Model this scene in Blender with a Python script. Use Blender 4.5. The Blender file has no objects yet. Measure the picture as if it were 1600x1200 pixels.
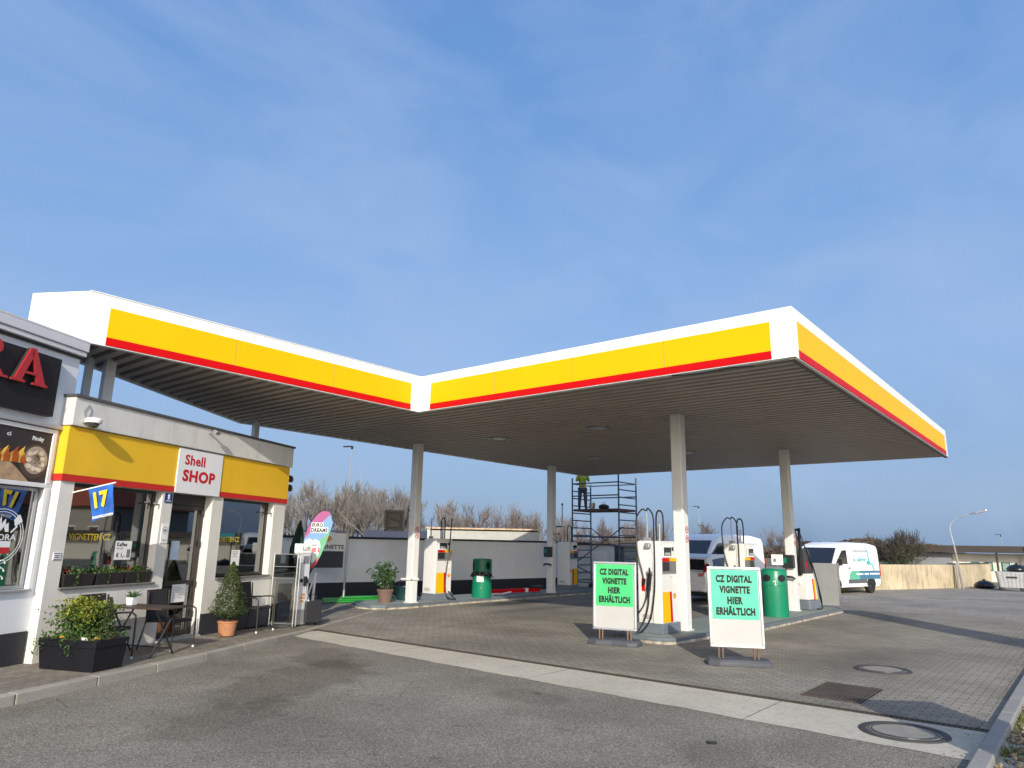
import bpy, bmesh, math, random
from mathutils import Vector, Matrix
R = math.radians
PI = math.pi
random.seed(11)
SC = bpy.context.scene
COL = SC.collection

# ------------------------------------------------------------------ camera
cam_d = bpy.data.cameras.new("Camera")
cam = bpy.data.objects.new("Camera", cam_d)
COL.objects.link(cam)
SC.camera = cam
cam_d.sensor_width = 36.0
cam_d.lens = 24.5636
cam_d.clip_start = 0.1
cam_d.clip_end = 3000
_r = Vector((0.63160455, -0.77506958, 0.01851607))
_u = Vector((-0.18418677, -0.12680929, 0.97467668))
_f = Vector((0.75309424, 0.61902064, 0.22285089))
cam.matrix_world = Matrix(((_r.x, _u.x, -_f.x, 0), (_r.y, _u.y, -_f.y, 0), (_r.z, _u.z, -_f.z, 1.8), (0, 0, 0, 1)))

# ------------------------------------------------------------------ light
SUN_AZ, SUN_EL = 41.0, 24.0          # direction the light travels to (from +X), elevation
world = bpy.data.worlds.new("World")
SC.world = world
world.use_nodes = True
wn, wl = world.node_tree.nodes, world.node_tree.links
wn.clear()
out = wn.new("ShaderNodeOutputWorld")
bg = wn.new("ShaderNodeBackground")
sky = wn.new("ShaderNodeTexSky")
sky.sky_type = 'NISHITA'
sky.sun_disc = False
sky.sun_elevation = R(SUN_EL)
sky.sun_rotation = R(90 - (SUN_AZ + 180))
sky.altitude = 400
sky.air_density = 1.0
sky.dust_density = 2.5
sky.ozone_density = 2.2
tc = wn.new("ShaderNodeTexCoord")
mp = wn.new("ShaderNodeMapping")
mp.inputs['Rotation'].default_value = (0, 0, R(-25))
mp.inputs['Scale'].default_value = (1.2, 4.0, 7.0)
n1 = wn.new("ShaderNodeTexNoise")
n1.inputs['Scale'].default_value = 1.1
n1.inputs['Detail'].default_value = 7
n1.inputs['Roughness'].default_value = 0.55
n1.inputs['Distortion'].default_value = 0.6
cr = wn.new("ShaderNodeValToRGB")
cr.color_ramp.elements[0].position = 0.36
cr.color_ramp.elements[0].color = (0, 0, 0, 1)
cr.color_ramp.elements[1].position = 0.78
cr.color_ramp.elements[1].color = (1, 1, 1, 1)
sepz = wn.new("ShaderNodeSeparateXYZ")
ramp = wn.new("ShaderNodeValToRGB")
el = ramp.color_ramp.elements
el[0].position = 0.0; el[0].color = (0.175, 0.295, 0.490, 1)
el[1].position = 1.0; el[1].color = (0.115, 0.270, 0.630, 1)
for p_, c_ in ((0.10, (0.225, 0.365, 0.610)), (0.25, (0.285, 0.455, 0.765)), (0.42, (0.220, 0.410, 0.765)), (0.62, (0.150, 0.335, 0.715))):
    e_ = el.new(p_); e_.color = (*c_, 1)
scl = wn.new("ShaderNodeVectorMath"); scl.operation = 'SCALE'; scl.inputs['Scale'].default_value = 5.85
mixr = wn.new("ShaderNodeMixRGB")
dotn = wn.new("ShaderNodeVectorMath"); dotn.operation = 'DOT_PRODUCT'
dotn.inputs[1].default_value = (math.cos(R(SUN_AZ + 180)), math.sin(R(SUN_AZ + 180)), 0.25)
mrs = wn.new("ShaderNodeMapRange"); mrs.interpolation_type = 'SMOOTHSTEP'
mrs.inputs['From Min'].default_value = 0.15; mrs.inputs['From Max'].default_value = 0.8
mrs.inputs['To Min'].default_value = 0.85; mrs.inputs['To Max'].default_value = 0.0
nsc = wn.new("ShaderNodeVectorMath"); nsc.operation = 'SCALE'; nsc.inputs['Scale'].default_value = 1.25
mulc = wn.new("ShaderNodeMath"); mulc.operation = 'MULTIPLY'; mulc.inputs[1].default_value = 0.45
mixc = wn.new("ShaderNodeMixRGB")
mixc.inputs[2].default_value = (2.6, 3.4, 4.9, 1)
wl.new(tc.outputs['Generated'], mp.inputs['Vector'])
wl.new(mp.outputs['Vector'], n1.inputs['Vector'])
wl.new(n1.outputs['Fac'], cr.inputs['Fac'])
wl.new(cr.outputs['Color'], mulc.inputs[0])
wl.new(mulc.outputs[0], mixc.inputs[0])
wl.new(tc.outputs['Generated'], sepz.inputs[0])
wl.new(sepz.outputs['Z'], ramp.inputs['Fac'])
wl.new(ramp.outputs['Color'], scl.inputs[0])
wl.new(tc.outputs['Generated'], dotn.inputs[0])
wl.new(dotn.outputs['Value'], mrs.inputs['Value'])
wl.new(mrs.outputs['Result'], mixr.inputs[0])
wl.new(sky.outputs['Color'], nsc.inputs[0])
wl.new(nsc.outputs['Vector'], mixr.inputs[1])
wl.new(scl.outputs['Vector'], mixr.inputs[2])
wl.new(mixr.outputs['Color'], mixc.inputs[1])
wl.new(mixc.outputs['Color'], bg.inputs['Color'])
bg.inputs['Strength'].default_value = 0.12
wl.new(bg.outputs[0], out.inputs['Surface'])

sun_d = bpy.data.lights.new("Sun", 'SUN')
sun_d.energy = 3.3
sun_d.angle = R(0.5)
sun_d.color = (1.0, 0.925, 0.80)
sun = bpy.data.objects.new("Sun", sun_d)
COL.objects.link(sun)
_sd = Vector((math.cos(R(SUN_EL)) * math.cos(R(SUN_AZ)), math.cos(R(SUN_EL)) * math.sin(R(SUN_AZ)), -math.sin(R(SUN_EL))))
sun.rotation_euler = _sd.to_track_quat('-Z', 'Y').to_euler()
sun.location = (-20, -20, 20)

SC.view_settings.view_transform = 'Standard'
SC.view_settings.look = 'None'
SC.view_settings.exposure = 0.48
SC.view_settings.gamma = 1.0
SC.cycles.max_bounces = 6
SC.cycles.diffuse_bounces = 3
SC.cycles.glossy_bounces = 3
SC.cycles.transparent_max_bounces = 8
SC.cycles.use_denoising = True

# ------------------------------------------------------------------ materials
def new_mat(name):
    m = bpy.data.materials.new(name)
    m.use_nodes = True
    nt = m.node_tree
    return m, nt, nt.nodes, nt.links, nt.nodes['Principled BSDF']

def M(name, col, rough=0.6, met=0.0, var=0.10, vs=2.5, bump=0.0, bs=60.0, coat=0.0, spec=0.5, dirt=0.0, fine=0.0):
    m, nt, N, L, b = new_mat(name)
    b.inputs['Roughness'].default_value = rough
    b.inputs['Metallic'].default_value = met
    b.inputs['Coat Weight'].default_value = coat
    b.inputs['Coat Roughness'].default_value = 0.08
    b.inputs['Specular IOR Level'].default_value = spec
    t = N.new("ShaderNodeTexCoord")
    n = N.new("ShaderNodeTexNoise")
    n.inputs['Scale'].default_value = vs
    n.inputs['Detail'].default_value = 5
    n.inputs['Roughness'].default_value = 0.6
    L.new(t.outputs['Object'], n.inputs['Vector'])
    r = N.new("ShaderNodeMapRange")
    r.inputs['From Min'].default_value = 0.3
    r.inputs['From Max'].default_value = 0.7
    r.inputs['To Min'].default_value = 1 - var
    r.inputs['To Max'].default_value = 1 + var
    L.new(n.outputs['Fac'], r.inputs['Value'])
    hs = N.new("ShaderNodeHueSaturation")
    hs.inputs['Color'].default_value = (*col, 1)
    L.new(r.outputs['Result'], hs.inputs['Value'])
    last = hs.outputs['Color']
    if fine:
        n3 = N.new("ShaderNodeTexNoise")
        n3.inputs['Scale'].default_value = vs * 30
        n3.inputs['Detail'].default_value = 3
        L.new(t.outputs['Object'], n3.inputs['Vector'])
        r3 = N.new("ShaderNodeMapRange")
        r3.inputs['From Min'].default_value = 0.3
        r3.inputs['From Max'].default_value = 0.7
        r3.inputs['To Min'].default_value = 1 - fine
        r3.inputs['To Max'].default_value = 1 + fine
        L.new(n3.outputs['Fac'], r3.inputs['Value'])
        h3 = N.new("ShaderNodeHueSaturation")
        L.new(last, h3.inputs['Color'])
        L.new(r3.outputs['Result'], h3.inputs['Value'])
        last = h3.outputs['Color']
    if dirt:
        n2 = N.new("ShaderNodeTexNoise")
        mp = N.new("ShaderNodeMapping")
        mp.inputs['Scale'].default_value = (3.0, 3.0, 0.5)
        n2.inputs['Scale'].default_value = 2.2
        n2.inputs['Detail'].default_value = 8
        n2.inputs['Roughness'].default_value = 0.7
        L.new(t.outputs['Object'], mp.inputs['Vector'])
        L.new(mp.outputs['Vector'], n2.inputs['Vector'])
        c = N.new("ShaderNodeMapRange")
        c.inputs['From Min'].default_value = 0.50
        c.inputs['From Max'].default_value = 0.75
        c.inputs['To Max'].default_value = dirt
        L.new(n2.outputs['Fac'], c.inputs['Value'])
        mx = N.new("ShaderNodeMixRGB")
        mx.inputs[2].default_value = (0.11, 0.09, 0.065, 1)
        L.new(c.outputs['Result'], mx.inputs[0])
        L.new(last, mx.inputs[1])
        last = mx.outputs['Color']
    L.new(last, b.inputs['Base Color'])
    rr = N.new("ShaderNodeMapRange")
    rr.inputs['To Min'].default_value = max(0, rough - 0.08)
    rr.inputs['To Max'].default_value = min(1, rough + 0.08)
    L.new(n.outputs['Fac'], rr.inputs['Value'])
    L.new(rr.outputs['Result'], b.inputs['Roughness'])
    if bump:
        nb = N.new("ShaderNodeTexNoise")
        nb.inputs['Scale'].default_value = bs
        nb.inputs['Detail'].default_value = 4
        L.new(t.outputs['Object'], nb.inputs['Vector'])
        bp = N.new("ShaderNodeBump")
        bp.inputs['Strength'].default_value = bump
        bp.inputs['Distance'].default_value = 0.01
        L.new(nb.outputs['Fac'], bp.inputs['Height'])
        L.new(bp.outputs['Normal'], b.inputs['Normal'])
    return m

def glass_mat(name, tint, refl=0.25, rough=0.02, see=0.85):
    m, nt, N, L, b = new_mat(name)
    N.remove(b)
    o = N['Material Output']
    tr = N.new("ShaderNodeBsdfTransparent"); tr.inputs['Color'].default_value = (tint[0] * see, tint[1] * see, tint[2] * see, 1)
    gl = N.new("ShaderNodeBsdfGlossy"); gl.inputs['Roughness'].default_value = rough
    gl.inputs['Color'].default_value = (0.9, 0.93, 0.95, 1)
    fr = N.new("ShaderNodeFresnel"); fr.inputs['IOR'].default_value = 1.5
    ad = N.new("ShaderNodeMath"); ad.operation = 'MULTIPLY_ADD'; ad.inputs[1].default_value = 0.9; ad.inputs[2].default_value = refl
    ad.use_clamp = True
    mx = N.new("ShaderNodeMixShader")
    L.new(fr.outputs[0], ad.inputs[0]); L.new(ad.outputs[0], mx.inputs[0])
    L.new(tr.outputs[0], mx.inputs[1]); L.new(gl.outputs[0], mx.inputs[2])
    L.new(mx.outputs[0], o.inputs['Surface'])
    return m

def asphalt_mat(name, c1, c2, scale=1.0, warm=1.0, cracks=True, stains=()):
    m, nt, N, L, b = new_mat(name)
    t = N.new("ShaderNodeTexCoord")
    v = N.new("ShaderNodeTexVoronoi"); v.inputs['Scale'].default_value = 105 * scale
    L.new(t.outputs['Object'], v.inputs['Vector'])
    n = N.new("ShaderNodeTexNoise"); n.inputs['Scale'].default_value = 0.55; n.inputs['Detail'].default_value = 6; n.inputs['Roughness'].default_value = 0.62
    L.new(t.outputs['Object'], n.inputs['Vector'])
    n2 = N.new("ShaderNodeTexNoise"); n2.inputs['Scale'].default_value = 38 * scale; n2.inputs['Detail'].default_value = 4; n2.inputs['Roughness'].default_value = 0.7
    L.new(t.outputs['Object'], n2.inputs['Vector'])
    sep = N.new("ShaderNodeSeparateColor"); L.new(v.outputs['Color'], sep.inputs[0])
    cr = N.new("ShaderNodeValToRGB")
    cr.color_ramp.elements[0].position = 0.0; cr.color_ramp.elements[0].color = (c1[0] * .6, c1[1] * .6, c1[2] * .6, 1)
    cr.color_ramp.elements[1].position = 1.0; cr.color_ramp.elements[1].color = (c2[0] * 1.25, c2[1] * 1.22, c2[2] * 1.2, 1)
    e = cr.color_ramp.elements.new(0.35); e.color = (*c1, 1)
    e = cr.color_ramp.elements.new(0.8); e.color = (*c2, 1)
    L.new(sep.outputs[0], cr.inputs['Fac'])
    r = N.new("ShaderNodeMapRange"); r.inputs['From Min'].default_value = .32; r.inputs['From Max'].default_value = .68
    r.inputs['To Min'].default_value = .74; r.inputs['To Max'].default_value = 1.2
    L.new(n.outputs['Fac'], r.inputs['Value'])
    r2 = N.new("ShaderNodeMapRange"); r2.inputs['From Min'].default_value = .3; r2.inputs['From Max'].default_value = .7
    r2.inputs['To Min'].default_value = .65; r2.inputs['To Max'].default_value = 1.35
    L.new(n2.outputs['Fac'], r2.inputs['Value'])
    mu = N.new("ShaderNodeMath"); mu.operation = 'MULTIPLY'
    L.new(r.outputs['Result'], mu.inputs[0]); L.new(r2.outputs['Result'], mu.inputs[1])
    hs = N.new("ShaderNodeHueSaturation")
    L.new(cr.outputs['Color'], hs.inputs['Color']); L.new(mu.outputs[0], hs.inputs['Value'])
    last = hs.outputs['Color']
    for (sx, sy, rx, ry, rot, k) in stains:
        sm = N.new("ShaderNodeMapping"); sm.vector_type = 'TEXTURE'
        sm.inputs['Location'].default_value = (sx, sy, 0); sm.inputs['Rotation'].default_value = (0, 0, R(rot)); sm.inputs['Scale'].default_value = (rx, ry, 1)
        L.new(t.outputs['Object'], sm.inputs['Vector'])
        g = N.new("ShaderNodeTexGradient"); g.gradient_type = 'SPHERICAL'
        L.new(sm.outputs['Vector'], g.inputs['Vector'])
        sn = N.new("ShaderNodeTexNoise"); sn.inputs['Scale'].default_value = 2.1; sn.inputs['Detail'].default_value = 8; sn.inputs['Roughness'].default_value = .62
        L.new(t.outputs['Object'], sn.inputs['Vector'])
        q = N.new("ShaderNodeMath"); q.operation = 'MULTIPLY_ADD'; q.inputs[1].default_value = 1.1
        L.new(sn.outputs['Fac'], q.inputs[0]); L.new(g.outputs['Fac'], q.inputs[2])
        q2 = N.new("ShaderNodeMapRange"); q2.inputs['From Min'].default_value = 0.82; q2.inputs['From Max'].default_value = 1.05; q2.inputs['To Max'].default_value = k
        L.new(q.outputs[0], q2.inputs['Value'])
        mx = N.new("ShaderNodeMixRGB"); mx.blend_type = 'MULTIPLY'; mx.inputs[2].default_value = (0.42, 0.39, 0.35, 1)
        L.new(q2.outputs['Result'], mx.inputs[0]); L.new(last, mx.inputs[1])
        last = mx.outputs['Color']
    on = N.new("ShaderNodeTexNoise"); on.inputs['Scale'].default_value = 3.3; on.inputs['Detail'].default_value = 3; on.inputs['Roughness'].default_value = .45
    L.new(t.outputs['Object'], on.inputs['Vector'])
    om = N.new("ShaderNodeMapRange"); om.inputs['From Min'].default_value = .675; om.inputs['From Max'].default_value = .73; om.inputs['To Max'].default_value = .45
    L.new(on.outputs['Fac'], om.inputs['Value'])
    mo = N.new("ShaderNodeMixRGB"); mo.blend_type = 'MULTIPLY'; mo.inputs[2].default_value = (.35, .33, .30, 1)
    L.new(om.outputs['Result'], mo.inputs[0]); L.new(last, mo.inputs[1])
    last = mo.outputs['Color']
    if cracks:
        dn = N.new("ShaderNodeTexNoise"); dn.inputs['Scale'].default_value = 1.3; dn.inputs['Detail'].default_value = 6
        L.new(t.outputs['Object'], dn.inputs['Vector'])
        mxv = N.new("ShaderNodeMixRGB"); mxv.inputs[0].default_value = 0.25
        L.new(t.outputs['Object'], mxv.inputs[1]); L.new(dn.outputs['Color'], mxv.inputs[2])
        vc = N.new("ShaderNodeTexVoronoi"); vc.feature = 'DISTANCE_TO_EDGE'; vc.inputs['Scale'].default_value = 0.33
        L.new(mxv.outputs['Color'], vc.inputs['Vector'])
        lt = N.new("ShaderNodeMath"); lt.operation = 'LESS_THAN'; lt.inputs[1].default_value = 0.0013
        L.new(vc.outputs['Distance'], lt.inputs[0])
        gn = N.new("ShaderNodeTexNoise"); gn.inputs['Scale'].default_value = 0.8
        L.new(t.outputs['Object'], gn.inputs['Vector'])
        gt = N.new("ShaderNodeMath"); gt.operation = 'GREATER_THAN'; gt.inputs[1].default_value = 0.60
        L.new(gn.outputs['Fac'], gt.inputs[0])
        m2 = N.new("ShaderNodeMath"); m2.operation = 'MULTIPLY'
        L.new(lt.outputs[0], m2.inputs[0]); L.new(gt.outputs[0], m2.inputs[1])
        m3 = N.new("ShaderNodeMath"); m3.operation = 'MULTIPLY'; m3.inputs[1].default_value = 0.5
        L.new(m2.outputs[0], m3.inputs[0])
        mx = N.new("ShaderNodeMixRGB"); mx.inputs[2].default_value = (0.03, 0.03, 0.028, 1)
        L.new(m3.outputs[0], mx.inputs[0]); L.new(last, mx.inputs[1])
        last = mx.outputs['Color']
    L.new(last, b.inputs['Base Color'])
    b.inputs['Roughness'].default_value = 0.9
    b.inputs['Specular IOR Level'].default_value = 0.3
    bp = N.new("ShaderNodeBump"); bp.inputs['Strength'].default_value = 0.55; bp.inputs['Distance'].default_value = 0.006
    L.new(sep.outputs[1], bp.inputs['Height']); L.new(bp.outputs['Normal'], b.inputs['Normal'])
    return m

def paver_mat(name, c1, c2, joint, rot=90, w=0.20, hgt=0.10, stains=()):
    m, nt, N, L, b = new_mat(name)
    t = N.new("ShaderNodeTexCoord")
    mp = N.new("ShaderNodeMapping"); mp.inputs['Rotation'].default_value = (0, 0, R(rot))
    L.new(t.outputs['Object'], mp.inputs['Vector'])
    wn_ = N.new("ShaderNodeTexNoise"); wn_.inputs['Scale'].default_value = 5; wn_.inputs['Detail'].default_value = 2
    L.new(t.outputs['Object'], wn_.inputs['Vector'])
    ov = N.new("ShaderNodeMixRGB"); ov.blend_type = 'LINEAR_LIGHT'; ov.inputs[0].default_value = 0.008
    L.new(mp.outputs['Vector'], ov.inputs[1]); L.new(wn_.outputs['Color'], ov.inputs[2])
    br = N.new("ShaderNodeTexBrick")
    br.inputs['Scale'].default_value = 1.0
    br.inputs['Brick Width'].default_value = w; br.inputs['Row Height'].default_value = hgt
    br.inputs['Mortar Size'].default_value = 0.006; br.inputs['Mortar Smooth'].default_value = 0.3
    br.inputs['Bias'].default_value = -0.1
    br.inputs['Color1'].default_value = (*c1, 1); br.inputs['Color2'].default_value = (*c2, 1); br.inputs['Mortar'].default_value = (*joint, 1)
    L.new(ov.outputs['Color'], br.inputs['Vector'])
    n = N.new("ShaderNodeTexNoise"); n.inputs['Scale'].default_value = 0.5; n.inputs['Detail'].default_value = 7; n.inputs['Roughness'].default_value = 0.65
    L.new(t.outputs['Object'], n.inputs['Vector'])
    n2 = N.new("ShaderNodeTexNoise"); n2.inputs['Scale'].default_value = 45; n2.inputs['Detail'].default_value = 4
    L.new(t.outputs['Object'], n2.inputs['Vector'])
    r = N.new("ShaderNodeMapRange"); r.inputs['From Min'].default_value = .32; r.inputs['From Max'].default_value = .68
    r.inputs['To Min'].default_value = .72; r.inputs['To Max'].default_value = 1.22
    L.new(n.outputs['Fac'], r.inputs['Value'])
    r2 = N.new("ShaderNodeMapRange"); r2.inputs['From Min'].default_value = .3; r2.inputs['From Max'].default_value = .7
    r2.inputs['To Min'].default_value = .78; r2.inputs['To Max'].default_value = 1.22
    L.new(n2.outputs['Fac'], r2.inputs['Value'])
    mu = N.new("ShaderNodeMath"); mu.operation = 'MULTIPLY'
    L.new(r.outputs['Result'], mu.inputs[0]); L.new(r2.outputs['Result'], mu.inputs[1])
    hs = N.new("ShaderNodeHueSaturation"); L.new(br.outputs['Color'], hs.inputs['Color']); L.new(mu.outputs[0], hs.inputs['Value'])
    last = hs.outputs['Color']
    for (sx, sy, rx, ry, k) in stains:
        sm = N.new("ShaderNodeMapping"); sm.vector_type = 'TEXTURE'
        sm.inputs['Location'].default_value = (sx, sy, 0); sm.inputs['Scale'].default_value = (rx, ry, 1)
        L.new(t.outputs['Object'], sm.inputs['Vector'])
        g = N.new("ShaderNodeTexGradient"); g.gradient_type = 'SPHERICAL'
        L.new(sm.outputs['Vector'], g.inputs['Vector'])
        q = N.new("ShaderNodeMath"); q.operation = 'MULTIPLY'
        L.new(g.outputs['Fac'], q.inputs[0]); L.new(n.outputs['Fac'], q.inputs[1])
        q2 = N.new("ShaderNodeMapRange"); q2.inputs['From Min'].default_value = 0.08; q2.inputs['From Max'].default_value = 0.35; q2.inputs['To Max'].default_value = k
        L.new(q.outputs[0], q2.inputs['Value'])
        mx = N.new("ShaderNodeMixRGB"); mx.inputs[2].default_value = (0.025, 0.022, 0.018, 1)
        L.new(q2.outputs['Result'], mx.inputs[0]); L.new(last, mx.inputs[1])
        last = mx.outputs['Color']
    L.new(last, b.inputs['Base Color'])
    b.inputs['Roughness'].default_value = 0.88; b.inputs['Specular IOR Level'].default_value = 0.3
    iv = N.new("ShaderNodeMath"); iv.operation = 'SUBTRACT'; iv.inputs[0].default_value = 1.0
    L.new(br.outputs['Fac'], iv.inputs[1])
    ad = N.new("ShaderNodeMath"); ad.operation = 'MULTIPLY_ADD'; ad.inputs[1].default_value = 0.25
    L.new(n2.outputs['Fac'], ad.inputs[0]); L.new(iv.outputs[0], ad.inputs[2])
    bp = N.new("ShaderNodeBump"); bp.inputs['Strength'].default_value = 0.7; bp.inputs['Distance'].default_value = 0.006
    L.new(ad.outputs[0], bp.inputs['Height']); L.new(bp.outputs['Normal'], b.inputs['Normal'])
    return m

def leaf_mat(name, a, b_, rough=0.6):
    m, nt, N, L, b = new_mat(name)
    g = N.new("ShaderNodeNewGeometry")
    cr = N.new("ShaderNodeValToRGB")
    cr.color_ramp.elements[0].color = (*a, 1); cr.color_ramp.elements[1].color = (*b_, 1)
    L.new(g.outputs['Random Per Island'], cr.inputs['Fac'])
    L.new(cr.outputs['Color'], b.inputs['Base Color'])
    b.inputs['Roughness'].default_value = rough
    b.inputs['Specular IOR Level'].default_value = 0.22
    return m

# ------------------------------------------------------------------ mesh builder
class MB:
    def __init__(s):
        s.v = []; s.f = []; s.m = []; s.mi = 0; s.T = None
    def add(s, vs, fs):
        o = len(s.v)
        if s.T is not None:
            vs = [tuple(s.T @ Vector(p)) for p in vs]
        s.v += [tuple(p) for p in vs]
        s.f += [tuple(i + o for i in f) for f in fs]
        s.m += [s.mi] * len(fs)
        return s
    def box(s, x0, x1, y0, y1, z0, z1):
        vs = [(x, y, z) for z in (z0, z1) for y in (y0, y1) for x in (x0, x1)]
        return s.add(vs, [(0, 2, 3, 1), (4, 5, 7, 6), (0, 1, 5, 4), (2, 6, 7, 3), (0, 4, 6, 2), (1, 3, 7, 5)])
    def obox(s, c, size, rz=0, rx=0, ry=0):
        m = Matrix.Translation(c) @ Matrix.Rotation(rz, 4, 'Z') @ Matrix.Rotation(ry, 4, 'Y') @ Matrix.Rotation(rx, 4, 'X')
        a, b, d = (k / 2 for k in size)
        vs = [tuple(m @ Vector((x, y, z))) for z in (-d, d) for y in (-b, b) for x in (-a, a)]
        return s.add(vs, [(0, 2, 3, 1), (4, 5, 7, 6), (0, 1, 5, 4), (2, 6, 7, 3), (0, 4, 6, 2), (1, 3, 7, 5)])
    def prism(s, poly, a, b, axis='z'):
        area = sum(poly[i][0] * poly[(i + 1) % len(poly)][1] - poly[(i + 1) % len(poly)][0] * poly[i][1] for i in range(len(poly)))
        if (area < 0) != (axis == 'y'):
            poly = poly[::-1]
        def P(p, h):
            return (p[0], p[1], h) if axis == 'z' else (p[0], h, p[1]) if axis == 'y' else (h, p[0], p[1])
        n = len(poly)
        vs = [P(p, a) for p in poly] + [P(p, b) for p in poly]
        fs = [tuple(range(n))[::-1], tuple(range(n, 2 * n))] + [(i, (i + 1) % n, n + (i + 1) % n, n + i) for i in range(n)]
        return s.add(vs, fs)
    def quad(s, *ps):
        return s.add(list(ps), [tuple(range(len(ps)))])
    def tube(s, pts, r, n=8, cap=True):
        pts = [Vector(p) for p in pts]
        rs = r if isinstance(r, (list, tuple)) else [r] * len(pts)
        vs = []; fs = []
        t0 = (pts[1] - pts[0]).normalized()
        ref = Vector((0, 0, 1)) if abs(t0.z) < 0.9 else Vector((1, 0, 0))
        a = t0.cross(ref).normalized()
        for i, p in enumerate(pts):
            t = ((pts[min(i + 1, len(pts) - 1)] - p).normalized() + (p - pts[max(i - 1, 0)]).normalized())
            if t.length < 1e-6: t = t0
            t.normalize()
            a = (a - t * a.dot(t)).normalized()
            b = t.cross(a)
            for k in range(n):
                an = 2 * PI * k / n
                vs.append(tuple(p + (a * math.cos(an) + b * math.sin(an)) * rs[i]))
        for i in range(len(pts) - 1):
            for k in range(n):
                k2 = (k + 1) % n
                fs.append((i * n + k, i * n + k2, (i + 1) * n + k2, (i + 1) * n + k))
        if cap:
            fs.append(tuple(range(n))[::-1]); fs.append(tuple(range((len(pts) - 1) * n, len(pts) * n)))
        return s.add(vs, fs)
    def lathe(s, prof, n=24, c=(0, 0, 0), cap=True):
        vs = []; fs = []
        for (r, z) in prof:
            for k in range(n):
                a = 2 * PI * k / n
                vs.append((c[0] + r * math.cos(a), c[1] + r * math.sin(a), c[2] + z))
        for i in range(len(prof) - 1):
            for k in range(n):
                k2 = (k + 1) % n
                fs.append((i * n + k, i * n + k2, (i + 1) * n + k2, (i + 1) * n + k))
        if cap:
            fs.append(tuple(range(n))[::-1]); fs.append(tuple(range((len(prof) - 1) * n, len(prof) * n)))
        return s.add(vs, fs)
    def loft(s, rings, cap=True):
        n = len(rings[0]); vs = [p for r in rings for p in r]; fs = []
        for i in range(len(rings) - 1):
            for k in range(n):
                k2 = (k + 1) % n
                fs.append((i * n + k, i * n + k2, (i + 1) * n + k2, (i + 1) * n + k))
        if cap:
            fs.append(tuple(range(n))[::-1]); fs.append(tuple(range((len(rings) - 1) * n, len(rings) * n)))
        return s.add(vs, fs)
    def build(s, name, mats, parent=None, smooth=False, bevel=0.0, loc=None, seg=2):
        me = bpy.data.meshes.new(name)
        me.from_pydata(s.v, [], s.f)
        if not isinstance(mats, (list, tuple)): mats = [mats]
        for m in mats: me.materials.append(m)
        if len(mats) > 1:
            me.polygons.foreach_set('material_index', s.m)
        if smooth:
            me.polygons.foreach_set('use_smooth', [True] * len(me.polygons))
        me.update()
        o = bpy.data.objects.new(name, me)
        COL.objects.link(o)
        if parent: o.parent = parent
        if loc: o.location = loc
        if smooth and smooth != 'all':
            try:
                me.set_sharp_from_angle(angle=R(40))
            except Exception:
                pass
        if bevel:
            bm = o.modifiers.new('bevel', 'BEVEL'); bm.width = bevel; bm.segments = seg; bm.limit_method = 'ANGLE'; bm.angle_limit = R(35)
        return o

def thing(name, label, cat, loc=(0, 0, 0), rz=0.0, group=None):
    o = bpy.data.objects.new(name, None)
    COL.objects.link(o)
    o.empty_display_size = 0.2
    o.location = loc; o.rotation_euler = (0, 0, rz)
    o['label'] = label; o['category'] = cat
    if group: o['group'] = group
    return o
def tag(o, label, cat, group=None):
    o['label'] = label; o['category'] = cat
    if group: o['group'] = group
    return o
def struct(o):
    o['kind'] = 'structure'; return o
def stuff(o):
    o['kind'] = 'stuff'; return o
def dup(root, label=None, loc=None, rz=None):
    r = root.copy(); COL.objects.link(r)
    if loc is not None: r.location = loc
    if rz is not None: r.rotation_euler = (0, 0, rz)
    if label: r['label'] = label
    for ch in list(root.children):
        c = ch.copy(); COL.objects.link(c); c.parent = r
        for g in list(ch.children):
            d = g.copy(); COL.objects.link(d); d.parent = c
    return r

def spline(pts, k=8):
    P = [Vector(p) for p in pts]; res = []
    for i in range(len(P) - 1):
        p0 = P[max(i - 1, 0)]; p1 = P[i]; p2 = P[i + 1]; p3 = P[min(i + 2, len(P) - 1)]
        for j in range(k):
            t = j / k
            res.append(0.5 * ((2 * p1) + (p2 - p0) * t + (2 * p0 - 5 * p1 + 4 * p2 - p3) * t * t + (3 * p1 - p0 - 3 * p2 + p3) * t ** 3))
    res.append(P[-1])
    return res
def circ(cx, cz, r, n=24, rz=None):
    rz = rz or r
    return [(cx + r * math.cos(2 * PI * k / n), cz + rz * math.sin(2 * PI * k / n)) for k in range(n)]

def text(name, s, x0, x1, z0, z1, m, parent, y=0.0, bold=0.0, extr=0.002, T=None, shear=0.0):
    """lettering fitted to the box x0..x1, z0..z1 of the plane y (read from -y); T maps that frame further"""
    cu = bpy.data.curves.new(name, 'FONT'); cu.body = s; cu.size = 1.0; cu.extrude = 0.01; cu.offset = bold
    cu.resolution_u = 3; cu.shear = shear; cu.space_character = 1 + bold * 2.2
    ob = bpy.data.objects.new(name, cu); COL.objects.link(ob)
    dg = bpy.context.evaluated_depsgraph_get(); dg.update()
    me = bpy.data.meshes.new_from_object(ob.evaluated_get(dg))
    bpy.data.objects.remove(ob); bpy.data.curves.remove(cu)
    xs = [v.co.x for v in me.vertices]; ys = [v.co.y for v in me.vertices]
    ax, bx, ay, by = min(xs), max(xs), min(ys), max(ys)
    for v in me.vertices:
        p = Vector((x0 + (v.co.x - ax) / (bx - ax) * (x1 - x0), y - (v.co.z / 0.01 * 0.5 + 0.5) * extr, z0 + (v.co.y - ay) / (by - ay) * (z1 - z0)))
        v.co = T @ p if T is not None else p
    me.materials.clear(); me.materials.append(m)
    me.name = name
    o = bpy.data.objects.new(name, me); COL.objects.link(o); o.parent = parent
    return o

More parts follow.
